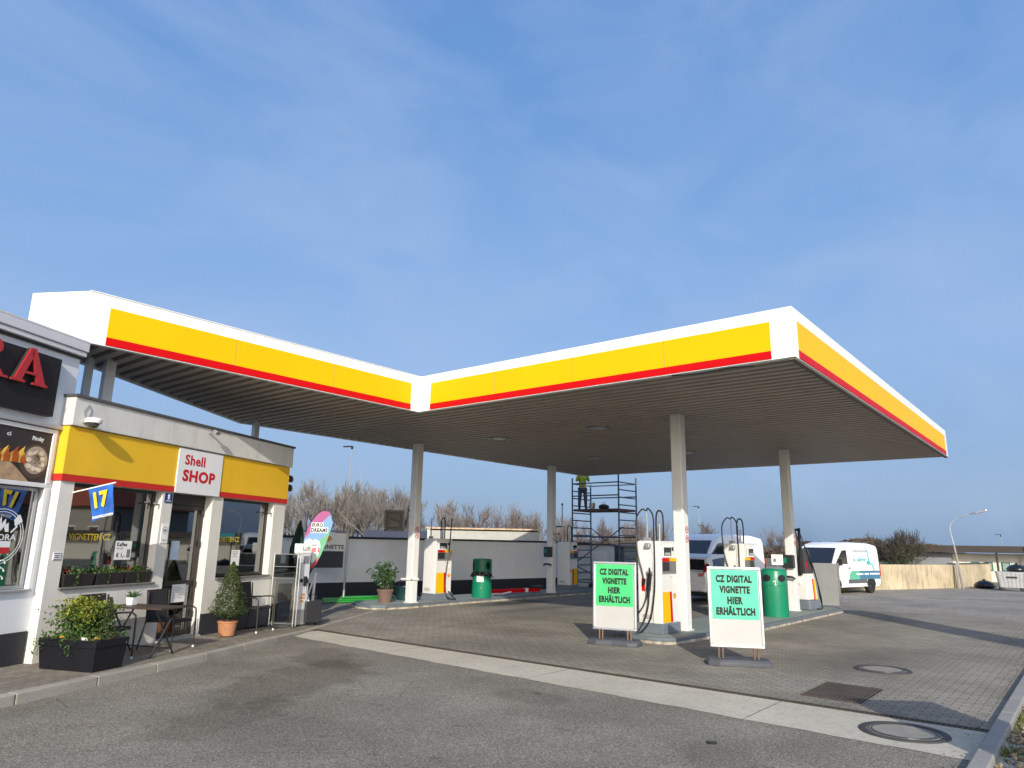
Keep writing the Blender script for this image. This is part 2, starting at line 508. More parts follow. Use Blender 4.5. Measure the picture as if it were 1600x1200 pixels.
# ------------------------------------------------------------------ palette
WHITE = M('white_paint', (0.78, 0.78, 0.76), 0.45, var=0.04, vs=1.2, dirt=0.10)
FASC = M('white_fascia', (0.80, 0.80, 0.79), 0.35, var=0.02, vs=0.8, coat=0.15)
YEL = M('yellow_panel', (0.74, 0.435, 0.002), 0.45, var=0.03, vs=0.7, spec=0.12)
YELW = M('yellow_wall_paint', (0.76, 0.46, 0.018), 0.6, var=0.05, vs=1.5, bump=0.10, bs=25)
RED = M('red_panel', (0.52, 0.004, 0.006), 0.45, var=0.03, spec=0.12)
REDW = M('red_wall_paint', (0.52, 0.018, 0.012), 0.55, var=0.05)
SOFF = M('soffit_sheet', (0.40, 0.345, 0.29), 0.5, var=0.10, vs=1.4)
RENDER_W = M('shop_render', (0.66, 0.64, 0.59), 0.8, var=0.06, vs=1.3, bump=0.18, bs=90, dirt=0.16)
AUR_W = M('cool_white_render', (0.70, 0.73, 0.77), 0.75, var=0.03, vs=1.0, bump=0.12, bs=70)
PLINTH = M('dark_plinth_paint', (0.026, 0.028, 0.035), 0.7, var=0.10, bump=0.2, bs=60)
CONC = M('concrete', (0.36, 0.355, 0.33), 0.85, var=0.10, vs=1.1, bump=0.2, bs=80, dirt=0.35, fine=0.12)
CONCRF = M('parapet_concrete', (0.60, 0.60, 0.575), 0.85, var=0.06, vs=1.5, bump=0.15, bs=50, dirt=0.22)
KERB = M('kerb_stone', (0.30, 0.28, 0.24), 0.85, var=0.15, vs=2.0, bump=0.35, bs=50, fine=0.12)
ISL_TOP = M('island_paint', (0.22, 0.26, 0.24), 0.6, var=0.15, vs=1.0, dirt=0.4)
ISL_KERB = M('island_kerb_paint', (0.12, 0.145, 0.17), 0.55, var=0.15, vs=2.0, dirt=0.35)
BLK = M('black_plastic', (0.012, 0.012, 0.014), 0.45, var=0.1)
RUB = M('black_rubber', (0.012, 0.012, 0.013), 0.5, var=0.1)
DARKM = M('dark_metal', (0.03, 0.03, 0.035), 0.4, met=0.3, var=0.1)
GREYM = M('grey_metal', (0.40, 0.41, 0.42), 0.4, met=0.6, var=0.08)
ALU = M('brushed_aluminium', (0.62, 0.63, 0.64), 0.33, met=0.8, var=0.05)
ZINC = M('zinc_sheet', (0.45, 0.46, 0.48), 0.45, met=0.5, var=0.06, vs=3)
PGREY = M('grey_plastic', (0.065, 0.07, 0.085), 0.55, var=0.08, bump=0.1, bs=60)
BLUEG = M('blue_grey_paint', (0.14, 0.17, 0.20), 0.5, var=0.12, dirt=0.25)
PAPER = M('white_paper', (0.78, 0.78, 0.76), 0.7, var=0.02)
GRN1 = M('green_poster_light', (0.050, 0.50, 0.165), 0.6, var=0.05, vs=4, bump=0.25, bs=7)
GRN2 = M('green_poster_mint', (0.075, 0.50, 0.325), 0.6, var=0.05, vs=4, bump=0.25, bs=7)
INK = M('black_ink', (0.01, 0.01, 0.01), 0.7, var=0.02)
REDI = M('red_ink', (0.50, 0.012, 0.02), 0.6, var=0.02)
YELI = M('yellow_film', (0.70, 0.52, 0.03), 0.5, var=0.05)
WHI = M('white_film', (0.75, 0.77, 0.78), 0.6, var=0.03)
BINGR = M('green_bin_plastic', (0.004, 0.20, 0.105), 0.38, var=0.06, coat=0.2)
BINDK = M('dark_green_bin_plastic', (0.008, 0.13, 0.075), 0.45, var=0.1)
VANW = M('white_car_paint', (0.78, 0.79, 0.80), 0.3, var=0.02, coat=0.6)
CGLASS = M('tinted_car_glass', (0.012, 0.016, 0.022), 0.06, var=0.02, spec=0.8)
TYRE = M('tyre_rubber', (0.018, 0.018, 0.018), 0.8, var=0.1)
SHOPGL = glass_mat('shop_glass', (0.72, 0.77, 0.78), refl=0.17, see=0.42)
FRAMEB = M('dark_brown_frame', (0.030, 0.024, 0.020), 0.45, var=0.1)
CURT = M('cream_curtain', (0.58, 0.53, 0.42), 0.8, var=0.06)
INTW = M('interior_wall', (0.20, 0.18, 0.16), 0.8, var=0.08)
INTD = M('interior_dark', (0.05, 0.045, 0.045), 0.7, var=0.15)
WOODD = M('dark_table_wood', (0.055, 0.038, 0.030), 0.5, var=0.2, vs=6)
TEXT_D = M('textile_dark', (0.022, 0.020, 0.022), 0.8, var=0.1, bump=0.15, bs=200)
PLANTER = M('anthracite_planter', (0.007, 0.0075, 0.012), 0.5, var=0.06, spec=0.35)
SOIL = M('soil', (0.05, 0.035, 0.025), 0.95, var=0.2, bump=0.5, bs=40)
BARK = M('bark', (0.12, 0.10, 0.085), 0.9, var=0.2)
TWIG_G = M('grey_twigs', (0.175, 0.160, 0.148), 0.9, var=0.2, vs=0.6)
TWIG_B = M('brown_twigs', (0.150, 0.122, 0.108), 0.9, var=0.25, vs=0.6)
WALLG = M('white_yard_wall', (0.83, 0.84, 0.85), 0.75, var=0.05, vs=0.7, bump=0.08, bs=30, dirt=0.08)
CREAMW = M('stained_cream_wall', (0.46, 0.385, 0.26), 0.85, var=0.34, vs=0.5, bump=0.2, bs=25, dirt=0.9)
LEAF_Y = leaf_mat('yellow_green_leaves', (0.07, 0.10, 0.012), (0.23, 0.24, 0.03))
LEAF_G = leaf_mat('green_leaves', (0.022, 0.055, 0.012), (0.075, 0.13, 0.03))
LEAF_D = leaf_mat('dark_conifer_needles', (0.018, 0.035, 0.010), (0.065, 0.085, 0.028))
LEAF_M = leaf_mat('laurel_leaves', (0.02, 0.05, 0.018), (0.06, 0.12, 0.04), 0.4)
GRASS = leaf_mat('grass_blades', (0.05, 0.09, 0.015), (0.16, 0.19, 0.05))
TERRA = M('terracotta_basket', (0.42, 0.19, 0.09), 0.8, var=0.15, vs=20, bump=0.6, bs=45)

# ================================================================== SETTING
struct(MB().quad((-900, -900, -.06), (900, -900, -.06), (900, 900, -.06), (-900, 900, -.06)).build('ground', M('field_ground', (0.13, 0.12, 0.07), 0.95, var=0.3, vs=0.05)))
ASPH = asphalt_mat('road_asphalt', (0.160, 0.150, 0.126), (0.272, 0.255, 0.212), stains=((5.9, 8.4, 2.6, 1.1, 25, .55), (7.2, 9.6, 1.6, .8, 60, .5), (4.2, 7.2, 1.6, .7, 20, .4), (7.2, 5.6, 1.0, .5, 80, .35), (6.2, 2.6, 1.6, .6, 50, .3)))
struct(MB().quad((-40, -40, 0), (8.0, -40, 0), (8.0, 1.0, 0), (8.62, 13.2, 0), (8.62, 13.6, 0), (-40, 13.6, 0)).build('road', ASPH))
SLAB = M('strip_concrete', (0.45, 0.42, 0.345), 0.85, var=0.12, vs=0.7, bump=0.25, bs=60, dirt=0.30, fine=0.12)
m_ = MB()
def lower_edge(y): return 7.66 + .64 * (y + 3) / 15.3 + .012 * math.sin(y * 5.3) + .008 * math.sin(y * 13.1)
yy0 = -3.0
while yy0 < 12.5:
    yy1 = min(yy0 + 3.1, 12.75); n = 24
    lo = [(lower_edge(yy0 + (yy1 - .012 - yy0) * i / n), yy0 + (yy1 - .012 - yy0) * i / n) for i in range(n + 1)]
    for (xa, ya), (xb, yb) in zip(lo, lo[1:]):
        m_.quad((xa, ya, .004), (9.13, ya, .004), (9.13, yb, .004), (xb, yb, .004))
    yy0 = yy1
struct(m_.build('concrete_strip', SLAB))
struct(MB().quad((7.9, -3, .002), (9.12, -3, .002), (9.12, 12.7, .002), (8.6, 12.7, .002)).build('strip_bed', SOIL))
PAV = paver_mat('forecourt_pavers', (0.235, 0.216, 0.180), (0.295, 0.270, 0.225), (0.105, 0.094, 0.075), stains=((17.6, 14.3, 2.6, .9, .85), (10.3, 8.0, 1.6, 3.0, .28), (12.0, 9.6, 1.2, 1.8, .3), (13.5, 3.2, 3.0, 1.2, .25), (16.5, 12.6, 3.5, .7, .4), (10.0, 5.3, .8, 1.2, .25), (15.2, 11.5, 2.5, 1.5, .25), (19, 10.5, 4, 2.0, .35), (12.5, 4.0, 2.5, 2, .18)))
struct(MB().quad((9.24, 1.07, .004), (24.5, 1.07, .004), (24.5, 20.5, .004), (12.0, 20.5, .004), (9.24, 12.9, .004)).build('forecourt', PAV))
YARD = asphalt_mat('old_yard_asphalt', (0.22, 0.20, 0.172), (0.32, 0.295, 0.255), 0.5)
struct(MB().quad((24.5, -12, .003), (75, -30, .003), (75, 60, .003), (24.5, 60, .003)).build('yard', YARD))
struct(MB().quad((7.66, -40, .001), (24.5, -40, .001), (24.5, 1.07, .001), (7.66, 1.07, .001)).build('verge', M('verge_soil', (0.16, 0.12, 0.08), 0.95, var=0.25, bump=0.6, bs=14)))
# drain channel with its slotted cover
dr = thing('drain_channel', 'long slotted drain channel between pale concrete strip and pavers', 'drain', (9.185, 0, 0))
MB().box(-.058, .058, 1.1, 12.75, -.05, .002).build('trough', BLK, dr)
g_ = MB()
for i in range(int(11.6 / .05)):
    y = 1.12 + i * .05
    g_.box(-.05, .05, y, y + .022, .002, .010)
g_.box(-.058, -.048, 1.1, 12.75, .002, .011); g_.box(.048, .058, 1.1, 12.75, .002, .011)
g_.build('grating', M('rusty_grating', (0.075, 0.06, 0.045), 0.7, met=0.3, var=0.2), dr)

def manhole(x, y, r, label):
    t = thing('manhole_cover', label, 'manhole', (x, y, .004), 0, 'manhole covers')
    fr = MB().lathe([(r * .86, 0), (r * .86, .014), (r, .014), (r + .01, 0)], 40, cap=False)
    fr.build('frame', M('cast_iron', (0.07, 0.065, 0.06), 0.6, met=0.4, var=0.2), t, bevel=.002)
    MB().lathe([(r * .83, -.01), (r * .83, .010), (r * .80, .012), (.001, .012)], 40).build('lid', M('lid_concrete', (0.25, 0.235, 0.205), 0.85, var=0.15, vs=6, bump=0.4, bs=60, fine=.15), t)
    gr = MB()
    for k in range(2):
        rr = r * (.70 + .07 * k)
        gr.lathe([(rr, .0121), (rr, .0155), (rr + .012, .0155), (rr + .013, .0121)], 40, cap=False)
    gr.build('ring_pattern', DARKM, t)
manhole(12.58, 2.81, .40, 'round manhole cover in the pavers beside the square drain grate')
manhole(8.52, 1.76, .41, 'round manhole cover set in pale concrete strip near the right kerb')
t = thing('drain_grate', 'rectangular cast iron drain grate in the pavers', 'drain grate', (10.25, 2.79, .004))
MB().box(-.58, .58, -.36, .36, -.03, .001).build('pit', BLK, t)
g_ = MB()
for i in range(15):
    y = -.34 + i * .047
    g_.box(-.56, .56, y, y + .026, .003, .014)
for x in (-.57, -.19, .17, .55):
    g_.box(x, x + .03, -.355, .355, .002, .013)
g_.build('bars', M('dark_iron_bars', (0.11, 0.085, 0.07), 0.6, met=0.4, var=0.25), t)
o = MB().lathe([(.05, 0), (.05, .012), (.035, .016), (.001, .016)], 20).build('valve_cap', DARKM, loc=(6.78, 3.05, .001))
tag(o, 'small round iron valve cap in the grey asphalt', 'valve cap')

lt_ = MB()
for i in range(260):
    f = random.random(); y = 1.16 + abs(random.gauss(0, .07)); x = random.uniform(7, 22); r_ = random.uniform(.008, .022); a = random.uniform(0, 2 * PI)
    if i > 130:
        x = random.uniform(-1, 8.3); y = 6.2 + (x + .0) * .47 + random.gauss(.0, .10) + (.35 if x < 3 else 0)
        y = max(y, 5.0)
    lt_.quad((x + r_ * math.cos(a), y + r_ * math.sin(a), .006), (x + r_ * .6 * math.cos(a + 1.6), y + r_ * .6 * math.sin(a + 1.6), .012), (x - r_ * math.cos(a), y - r_ * math.sin(a), .007), (x - r_ * .6 * math.cos(a + 1.6), y - r_ * .6 * math.sin(a + 1.6), .009))
stuff(lt_.build('leaf_litter', leaf_mat('dry_leaf', (0.07, 0.05, 0.03), (0.22, 0.17, 0.10), .9)))

# right-hand kerb and stone bed
k = MB()
y0 = 5.2
for i in range(30):
    x0 = 4.0 + i * 1.0
    k.box(x0, x0 + .988, .925, 1.07, -.05, .075)
struct(k.build('kerb', M('grey_kerb', (0.25, 0.25, 0.235), 0.8, var=0.10, vs=1.5, bump=0.3, bs=60, fine=.1), bevel=.015))
st = MB()
for i in range(3600):
    x = random.uniform(5.2, 14.0); y = random.uniform(-1.6, .91); r = random.uniform(.016, .042)
    c = Vector((x, y, .005 + random.uniform(0, .02)))
    vs = []
    for (a, b, d) in ((1, 0, 0), (0, 1, 0), (-1, 0, 0), (0, -1, 0), (0, 0, 1), (0, 0, -1)):
        vs.append(tuple(c + Vector((a * random.uniform(.7, 1.9), b * random.uniform(.6, 1.3), d * random.uniform(.4, .8))) * r))
    st.add(vs, [(0, 1, 4), (1, 2, 4), (2, 3, 4), (3, 0, 4), (1, 0, 5), (2, 1, 5), (3, 2, 5), (0, 3, 5)])
stuff(st.build('gravel', leaf_mat('bed_stones', (0.13, 0.085, 0.05), (0.42, 0.32, 0.21), 0.9)))
gr = MB()
for i in range(420):
    x = random.choice((random.gauss(8.35, .12), random.gauss(9.9, .3), random.uniform(6, 13))); y = .91 - abs(random.gauss(0, .10))
    h = random.uniform(.03, .09); a = random.uniform(0, 2 * PI); w = .005
    dx, dy = math.cos(a), math.sin(a)
    gr.quad((x - dx * w, y - dy * w, 0), (x + dx * w, y + dy * w, 0), (x + dy * h * .5, y - dx * h * .5, h))
stuff(gr.build('grass', GRASS))

# pavement in front of the shop, with its kerb
SA = R(24.205)
SO = Vector((6.5485, 12.5282, 0))
def SW(s, y, z=0):                       # shop frame -> world
    return Vector((SO.x + s * math.cos(SA) - y * math.sin(SA), SO.y + s * math.sin(SA) + y * math.cos(SA), z))
SPAV = paver_mat('pavement_pavers', (0.215, 0.19, 0.155), (0.29, 0.26, 0.215), (0.09, 0.075, 0.055), rot=-24.2, w=.20, hgt=.10)
kp = [SW(-9, -1.46), SW(-3.54, -1.46), SW(-1.54, -1.44), SW(0.6, -1.24), SW(2.15, -1.0)]
kz = [.11, .11, .10, .08, .025]
bk = [SW(-9, 1.0), SW(-3.54, 1.0), SW(-1.54, 1.0), SW(0.6, 1.0), SW(2.15, 1.0)]
m_ = MB()
vs = [(p.x, p.y, z) for p, z in zip(kp, kz)] + [(p.x, p.y, .118 if z > .03 else .06) for p, z in zip(bk, kz)]
m_.add(vs, [(i, i + 1, i + 6, i + 5) for i in range(4)])
a, b = SW(2.15, -1.0), SW(2.15, 1.0)
c, d = (13.0, 15.0, .012), (13.0, 21.5, .012)
m_.add([(a.x, a.y, .025), c, d, (b.x - 1, b.y + 6, .03), (b.x, b.y, .06)], [(0, 1, 2, 3, 4)])
struct(m_.build('pavement', SPAV))
m_ = MB()
for i in range(len(kp) - 1):
    p, q = kp[i], kp[i + 1]
    d = (q - p); L_ = d.length; d.normalize(); nrm = Vector((-d.y, d.x, 0))
    n_ = max(1, round(L_ / 1.0))
    for j in range(n_):
        s0, s1 = L_ * j / n_ + .006, L_ * (j + 1) / n_ - .006
        za = kz[i] + (kz[i + 1] - kz[i]) * (j / n_) + .006; zb_ = kz[i] + (kz[i + 1] - kz[i]) * ((j + 1) / n_) + .006
        A = p + d * s0 - nrm * .02; B = p + d * s1 - nrm * .02; C_ = B + nrm * .15; D_ = A + nrm * .15
        m_.add([(A.x, A.y, -.05), (B.x, B.y, -.05), (C_.x, C_.y, -.05), (D_.x, D_.y, -.05), (A.x, A.y, za), (B.x, B.y, zb_), (C_.x, C_.y, zb_), (D_.x, D_.y, za)],
               [(3, 2, 1, 0), (4, 5, 6, 7), (0, 1, 5, 4), (1, 2, 6, 5), (2, 3, 7, 6), (3, 0, 4, 7)])
A = SW(2.15, -1.0)
B = Vector((13.0, 15.0, 0)); d = (B - A).normalized(); nrm = Vector((-d.y, d.x, 0))
for j in range(5):
    P0 = A + (B - A) * (j / 5) + d * .006; P1 = A + (B - A) * ((j + 1) / 5) - d * .006
    m_.prism([(P0.x, P0.y), (P1.x, P1.y), ((P1 + nrm * .14).x, (P1 + nrm * .14).y), ((P0 + nrm * .14).x, (P0 + nrm * .14).y)], -.05, .030)
struct(m_.build('kerb', KERB, bevel=.012))

# pump islands (raised kerbed platforms)
def island(poly, label):
    t = thing('pump_island', label, 'pump island', (0, 0, 0))
    MB().prism(poly, -.05, .05).build('base_course', M('spalled_concrete', (0.42, 0.38, 0.31), 0.9, var=0.5, vs=5, bump=1.0, bs=18, dirt=.9), t)
    cx = sum(p[0] for p in poly) / len(poly); cy = sum(p[1] for p in poly) / len(poly)
    up = [(p[0] + (.02 if p[0] < cx else -.02), p[1] + (.015 if p[1] < cy else -.015)) for p in poly]
    MB().prism(up, .05, .117).build('kerb_ring', ISL_KERB, t, bevel=.012)
    inn = [(p[0] + (.16 if p[0] < cx else -.16), p[1] + (.14 if p[1] < cy else -.14)) for p in poly]
    MB().prism(inn, .1, .121).build('deck', ISL_TOP, t)
island([(12.56, 7.25), (12.54, 6.85), (12.60, 6.50), (12.80, 6.36), (14.0, 6.28), (16.5, 6.02), (22.9, 6.02), (23.25, 6.2), (23.35, 6.9), (23.3, 7.7), (22.9, 7.95), (13.2, 7.85), (12.75, 7.65)], 'near pump island with blue grey kerb, holding the pumps by the green signs')
island([(12.75, 15.75), (12.80, 15.30), (13.1, 15.02), (13.9, 14.93), (15.6, 15.03), (23.3, 15.1), (23.6, 15.5), (23.6, 16.4), (23.2, 16.75), (13.6, 16.75), (13.05, 16.45)], 'back pump island with chipped pale kerb, before the grey yard wall')

# ================================================================== CANOPY
ZB, ZT = 4.626, 5.427
X2, Y2, X1, Y3, X4, Y5 = 10.527, 11.341, 3.704, 3.153, 24.817, 16.35
P7 = (3.19, 12.21); RR = (9.10, 16.35)
can = thing('fuel_canopy', 'large fuel canopy with white, yellow and red fascia on square white columns', 'canopy', (0, 0, 0))
poly = [(X1, Y2), (X2, Y2), (X2, Y3), (X4, Y3), (X4, Y5), RR, P7]
dk = [(X1 + .06, Y2 + .05), (X2 + .05, Y2 + .05), (X2 + .05, Y3 + .05), (X4 - .05, Y3 + .05), (X4 - .05, Y5 - .05), (RR[0] + .03, RR[1] - .05), (P7[0] + .06, P7[1] + .0)]
MB().prism(dk, ZB + .16, ZT - .06).build('roof_deck', ZINC, can)
def ylo(x):
    if x < X1: return P7[1] + (Y2 - P7[1]) * (x - P7[0]) / (X1 - P7[0])
    return Y2 if x < X2 else Y3
def yhi(x):
    return P7[1] + (RR[1] - P7[1]) * (x - P7[0]) / (RR[0] - P7[0]) if x < RR[0] else Y5
m_ = MB()
pit = 0.265
xs = []
x = P7[0] + .02
prof = [(0, .0), (.125, .0), (.135, .12), (.240, .12), (.250, .0)]
base = x
while base < X4 - .05:
    for dx, dz in prof:
        if base + dx < X4 - .04: xs.append((base + dx, ZB + .012 + dz))
    base += pit
for (xa, za), (xb, zb_) in zip(xs, xs[1:]):
    if (xa < X2 <= xb):
        xm = X2 - .03; m_.quad((xa, ylo(xa) + .03, za), (xa, yhi(xa) - .03, za), (xb, yhi(xb) - .03, zb_), (xb, ylo(xa) + .03, zb_)); continue
    m_.quad((xa, ylo(xa) + .03, za), (xa, yhi(xa) - .03, za), (xb, yhi(xb) - .03, zb_), (xb, ylo(xb) + .03, zb_))
m_.build('soffit', SOFF, can)
# fascia: white backing ring, panels proud of it
def fascia_seg(mb, a, b, th=.10):
    a, b = Vector((*a, 0)), Vector((*b, 0)); d = (b - a).normalized(); n = Vector((-d.y, d.x, 0)) * th
    mb.prism([(a.x, a.y), (b.x, b.y), (b.x + n.x, b.y + n.y), (a.x + n.x, a.y + n.y)], ZB, ZT)
m_ = MB()
fascia_seg(m_, P7, (X1, Y2)); fascia_seg(m_, (X1, Y2), (X2, Y2)); fascia_seg(m_, (X2, Y2 + .1), (X2, Y3)); fascia_seg(m_, (X2 + .1, Y3), (X4, Y3)); fascia_seg(m_, (X4, Y3 + .1), (X4, Y5)); fascia_seg(m_, (X4 - .1, Y5), RR); fascia_seg(m_, RR, P7)
m_.build('fascia', FASC, can)
def panel(a, b, z0, z1, th, name, mt):
    a, b = Vector((*a, 0)), Vector((*b, 0)); d = (b - a).normalized(); n = Vector((d.y, -d.x, 0)) * th
    MB().prism([(a.x, a.y), (b.x, b.y), (b.x + n.x, b.y + n.y), (a.x + n.x, a.y + n.y)], z0, z1).build(name, mt, can)
for a, b in (((4.0, Y2), (10.28, Y2)), ((X2, 10.97), (X2, 3.50)), ((10.73, Y3), (24.45, Y3))):
    panel(a, b, 4.768, 5.235, .006, 'yellow_panel', YEL)
    panel(a, b, 4.640, 4.766, .012, 'red_stripe', RED)
SEAM = M('panel_seam', (0.30, 0.24, 0.10), .7)
for x_ in (6.1, 8.2): MB().box(x_, x_ + .008, Y2 - .0085, Y2 - .0062, 4.770, 5.233).build('panel_seam', SEAM, can)
for y_ in (9.1, 7.2, 5.3): MB().box(X2 - .0085, X2 - .0062, y_, y_ + .008, 4.770, 5.233).build('panel_seam', SEAM, can)
for x_ in (13.2, 15.7, 18.2, 20.7, 22.7): MB().box(x_, x_ + .008, Y3 - .0085, Y3 - .0062, 4.770, 5.233).build('panel_seam', SEAM, can)
MB().box(X1 - .02, X2 + .02, Y2 - .012, Y2 + .0, ZT - .001, ZT + .012).build('coping', FASC, can)
# dark drip edge below right fascia
m_ = MB(); m_.box(X2 + .02, X4 - .02, Y3 + .01, Y3 + .10, ZB - .035, ZB - .001)
m_.build('drip_edge', M('drip_grey', (0.12, 0.105, 0.09), .6), can)
COLW = M('white_column_paint', (0.68, 0.69, 0.68), 0.5, var=0.04, vs=1.0, dirt=0.12)
SIGN_R = REDI
for (cx, cy) in ((14.12, 6.85), (20.90, 6.78), (14.25, 15.28), (21.05, 15.32)):
    c = MB().box(cx - .125, cx + .125, cy - .125, cy + .125, .121, ZB + .06)
    co = c.build('column', COLW, can, bevel=.03, seg=3)
    MB().box(cx - .15, cx + .15, cy - .15, cy + .15, .122, .14).build('base_plate', COLW, co)
    # two round prohibition pictograms on the -Y face
    for kz_ in (2.16, 1.97):
        g_ = MB()
        g_.prism(circ(cx, kz_, .075), cy - .131, cy - .126, 'y')
        g_.build('pictogram', WHI, co)
        ring = MB()
        for i in range(24):
            a0, a1 = 2 * PI * i / 24, 2 * PI * (i + 1) / 24
            ring.prism([(cx + .075 * math.cos(a0), kz_ + .075 * math.sin(a0)), (cx + .075 * math.cos(a1), kz_ + .075 * math.sin(a1)), (cx + .058 * math.cos(a1), kz_ + .058 * math.sin(a1)), (cx + .058 * math.cos(a0), kz_ + .058 * math.sin(a0))], cy - .135, cy - .130, 'y')
        a0 = R(135)
        ring.T = Matrix.Translation((cx, cy - .1325, kz_)) @ Matrix.Rotation(R(45), 4, 'Y')
        ring.box(-.06, .06, -.0025, .0025, -.008, .008); ring.T = None
        ring.build('prohibition_ring', REDI, co)
        k_ = MB(); k_.box(cx - .032, cx + .032, cy - .1335, cy - .1305, kz_ - .010, kz_ + .006); k_.box(cx + .008, cx + .028, cy - .1335, cy - .1305, kz_ + .006, kz_ + .03)
        k_.build('symbol', INK, co)
# short posts carrying the canopy over the shop roof
for (px, py, w) in ((4.22, 12.50, .055), (4.50, 12.42, .08), (9.30, 15.9, .07)):
    MB().box(px - w, px + w, py - w, py + w, 3.74, ZB + .06).build('roof_post', M('post_paint', (0.60, 0.63, 0.66), .5), can, bevel=.01)
for (lx, ly) in ((14.62, 12.44), (14.59, 9.21), (19.69, 12.54), (20.01, 9.39)):
    f = MB().lathe([(.30, 0), (.30, -.03), (.25, -.035), (.25, -.005)], 28, (lx, ly, ZB + .012)).build('ceiling_light', GREYM, can)
    MB().lathe([(.24, -.012), (.10, -.02), (.001, -.02)], 28, (lx, ly, ZB + .012)).build('lens', M('unlit_lens', (0.45, 0.42, 0.38), .25), f)
m_ = MB()
cab = [(X2 + .05, 5.2, ZB - .01), (X2 + .04, 4.7, ZB - .04), (X2 + .05, 4.2, ZB - .02), (X2 + .04, 3.8, ZB - .05)]
m_.tube(spline(cab), .012, 6); m_.build('loose_cable', BLK, can)

# ================================================================== SHOP
shop = thing('shop_building', 'low shop building with yellow and red band over its windows and open canopy above', 'shop', tuple(SO), SA)
SL, SR, SD = -3.16, 2.48, 5.5
m_ = MB()
W_ = .28
# piers and spandrels (front wall), butted
m_.box(SL, -2.93, 0, W_, .10, 2.55)
m_.box(-2.93, -1.17, 0, W_, .10, 1.085)
m_.box(-1.17, -.93, 0, W_, .10, 2.55)
m_.box(.10, .40, 0, W_, .10, 2.55)
m_.box(.40, 2.06, 0, W_, .10, 1.085)
m_.box(2.06, SR, 0, W_, .10, 2.55)
m_.box(SL, SR, 0, W_, 2.55, 3.34)
m_.box(SL, SL + .25, W_, SD, .10, 3.34)
m_.box(SR - .25, SR, W_, SD, .10, 3.34)
m_.box(SL + .25, SR - .25, SD - .25, SD, .10, 3.34)
m_.build('wall', RENDER_W, shop)
MB().box(SL + .25, SR - .25, W_, SD - .25, .09, .125).build('floor_slab', INTD, shop)
MB().box(SL + .25, SR - .25, W_ + .02, SD - .25, 2.7, 2.75).build('inner_ceiling', INTW, shop)
m_ = MB(); m_.box(SL - .03, SR + .03, -.07, SD, 3.345, 3.76); m_.build('parapet', CONCRF, shop, bevel=.008)
MB().box(SL - .05, SR + .05, -.10, SD + .02, 3.761, 3.80).build('roof_edge', M('dark_flashing', (0.10, 0.10, 0.10), .5, met=.3), shop)
MB().box(SL - .02, -.955, -.025, -.001, 2.652, 3.335).build('yellow_band', YELW, shop)
MB().box(.205, SR + .005, -.025, -.001, 2.652, 3.335).build('yellow_band', YELW, shop)
MB().box(SL - .02, SL - .001, 0, 1.2, 2.652, 3.335).build('yellow_band', YELW, shop)
MB().box(SL - .024, -.955, -.030, -.001, 2.556, 2.648).build('red_band', REDW, shop)
MB().box(.205, SR + .008, -.030, -.001, 2.556, 2.648).build('red_band', REDW, shop)
MB().box(SL - .024, SL - .001, 0, 1.2, 2.556, 2.648).build('red_band', REDW, shop)
sg = MB().box(-.953, .203, -.045, -.001, 2.553, 3.32).build('shop_sign', M('white_sign_panel', (0.74, 0.75, 0.76), .5, var=.02), shop)
text('lettering', 'Shell', -.80, -.28, 3.045, 3.225, REDI, sg, y=-.046, bold=.028)
text('lettering', 'SHOP', -.82, .03, 2.755, 2.965, REDI, sg, y=-.046, bold=.045)
m_ = MB(); m_.box(.095, .405, -.02, -.001, .10, .47); m_.box(.405, 2.055, -.02, -.001, .10, .475); m_.box(2.055, SR + .012, -.02, -.001, .10, .48); m_.box(SR + .001, SR + .014, 0, 3, .1, .48)
m_.build('plinth', PLINTH, shop)

def window(s0, s1, z0, z1, yy=.14):
    fr = MB(); w = .055
    fr.box(s0, s1, yy, yy + .06, z0, z0 + w); fr.box(s0, s1, yy, yy + .06, z1 - w, z1)
    fr.box(s0, s0 + w, yy, yy + .06, z0 + w, z1 - w); fr.box(s1 - w, s1, yy, yy + .06, z0 + w, z1 - w)
    f = fr.build('window', FRAMEB, shop, bevel=.006)
    MB().box(s0 + w, s1 - w, yy + .022, yy + .03, z0 + w, z1 - w).build('glass', SHOPGL, f)
    MB().box(s0 - .02, s1 + .02, -.05, yy + .01, z0 - .03, z0 - .002).build('sill', M('stone_sill', (0.17, 0.16, 0.15), .6), f, bevel=.006)
    cu = MB(); n = 24; xs_ = [s1 - .06 - .34 * i / n for i in range(n + 1)]
    pts = [(x_, yy + .14 + .03 * math.sin(i * 1.9)) for i, x_ in enumerate(xs_)]
    for (a, b), (c, d) in zip(pts, pts[1:]):
        cu.quad((a, b, z0 + .05), (a, b, z1 - .03), (c, d, z1 - .03), (c, d, z0 + .05))
    cu.build('curtain', CURT, f)
    return f
win1 = window(-2.93, -1.17, 1.087, 2.553)
win2 = window(.40, 2.06, 1.087, 2.553)
GY = .161
text('lettering', 'VIGNETTEN CZ', -2.74, -1.98, 1.735, 1.83, YELI, win1, y=GY, bold=.01, extr=.001)
text('lettering', 'VIGNETTEN CZ', .50, 1.22, 1.735, 1.83, YELI, win2, y=GY, bold=.01, extr=.001)
pn = MB().box(-1.86, -1.53, GY - .003, GY - .001, 1.44, 1.73).build('notice', PAPER, win1)
text('notice_text', 'Kaffee', -1.83, -1.63, 1.645, 1.705, INK, win1, y=GY - .003, bold=.03, extr=.001)
text('notice_text', 'to go', -1.83, -1.70, 1.595, 1.625, INK, win1, y=GY - .003, bold=.02, extr=.001)
text('notice_text', '€ 1,-', -1.83, -1.65, 1.465, 1.545, INK, win1, y=GY - .003, bold=.03, extr=.001)
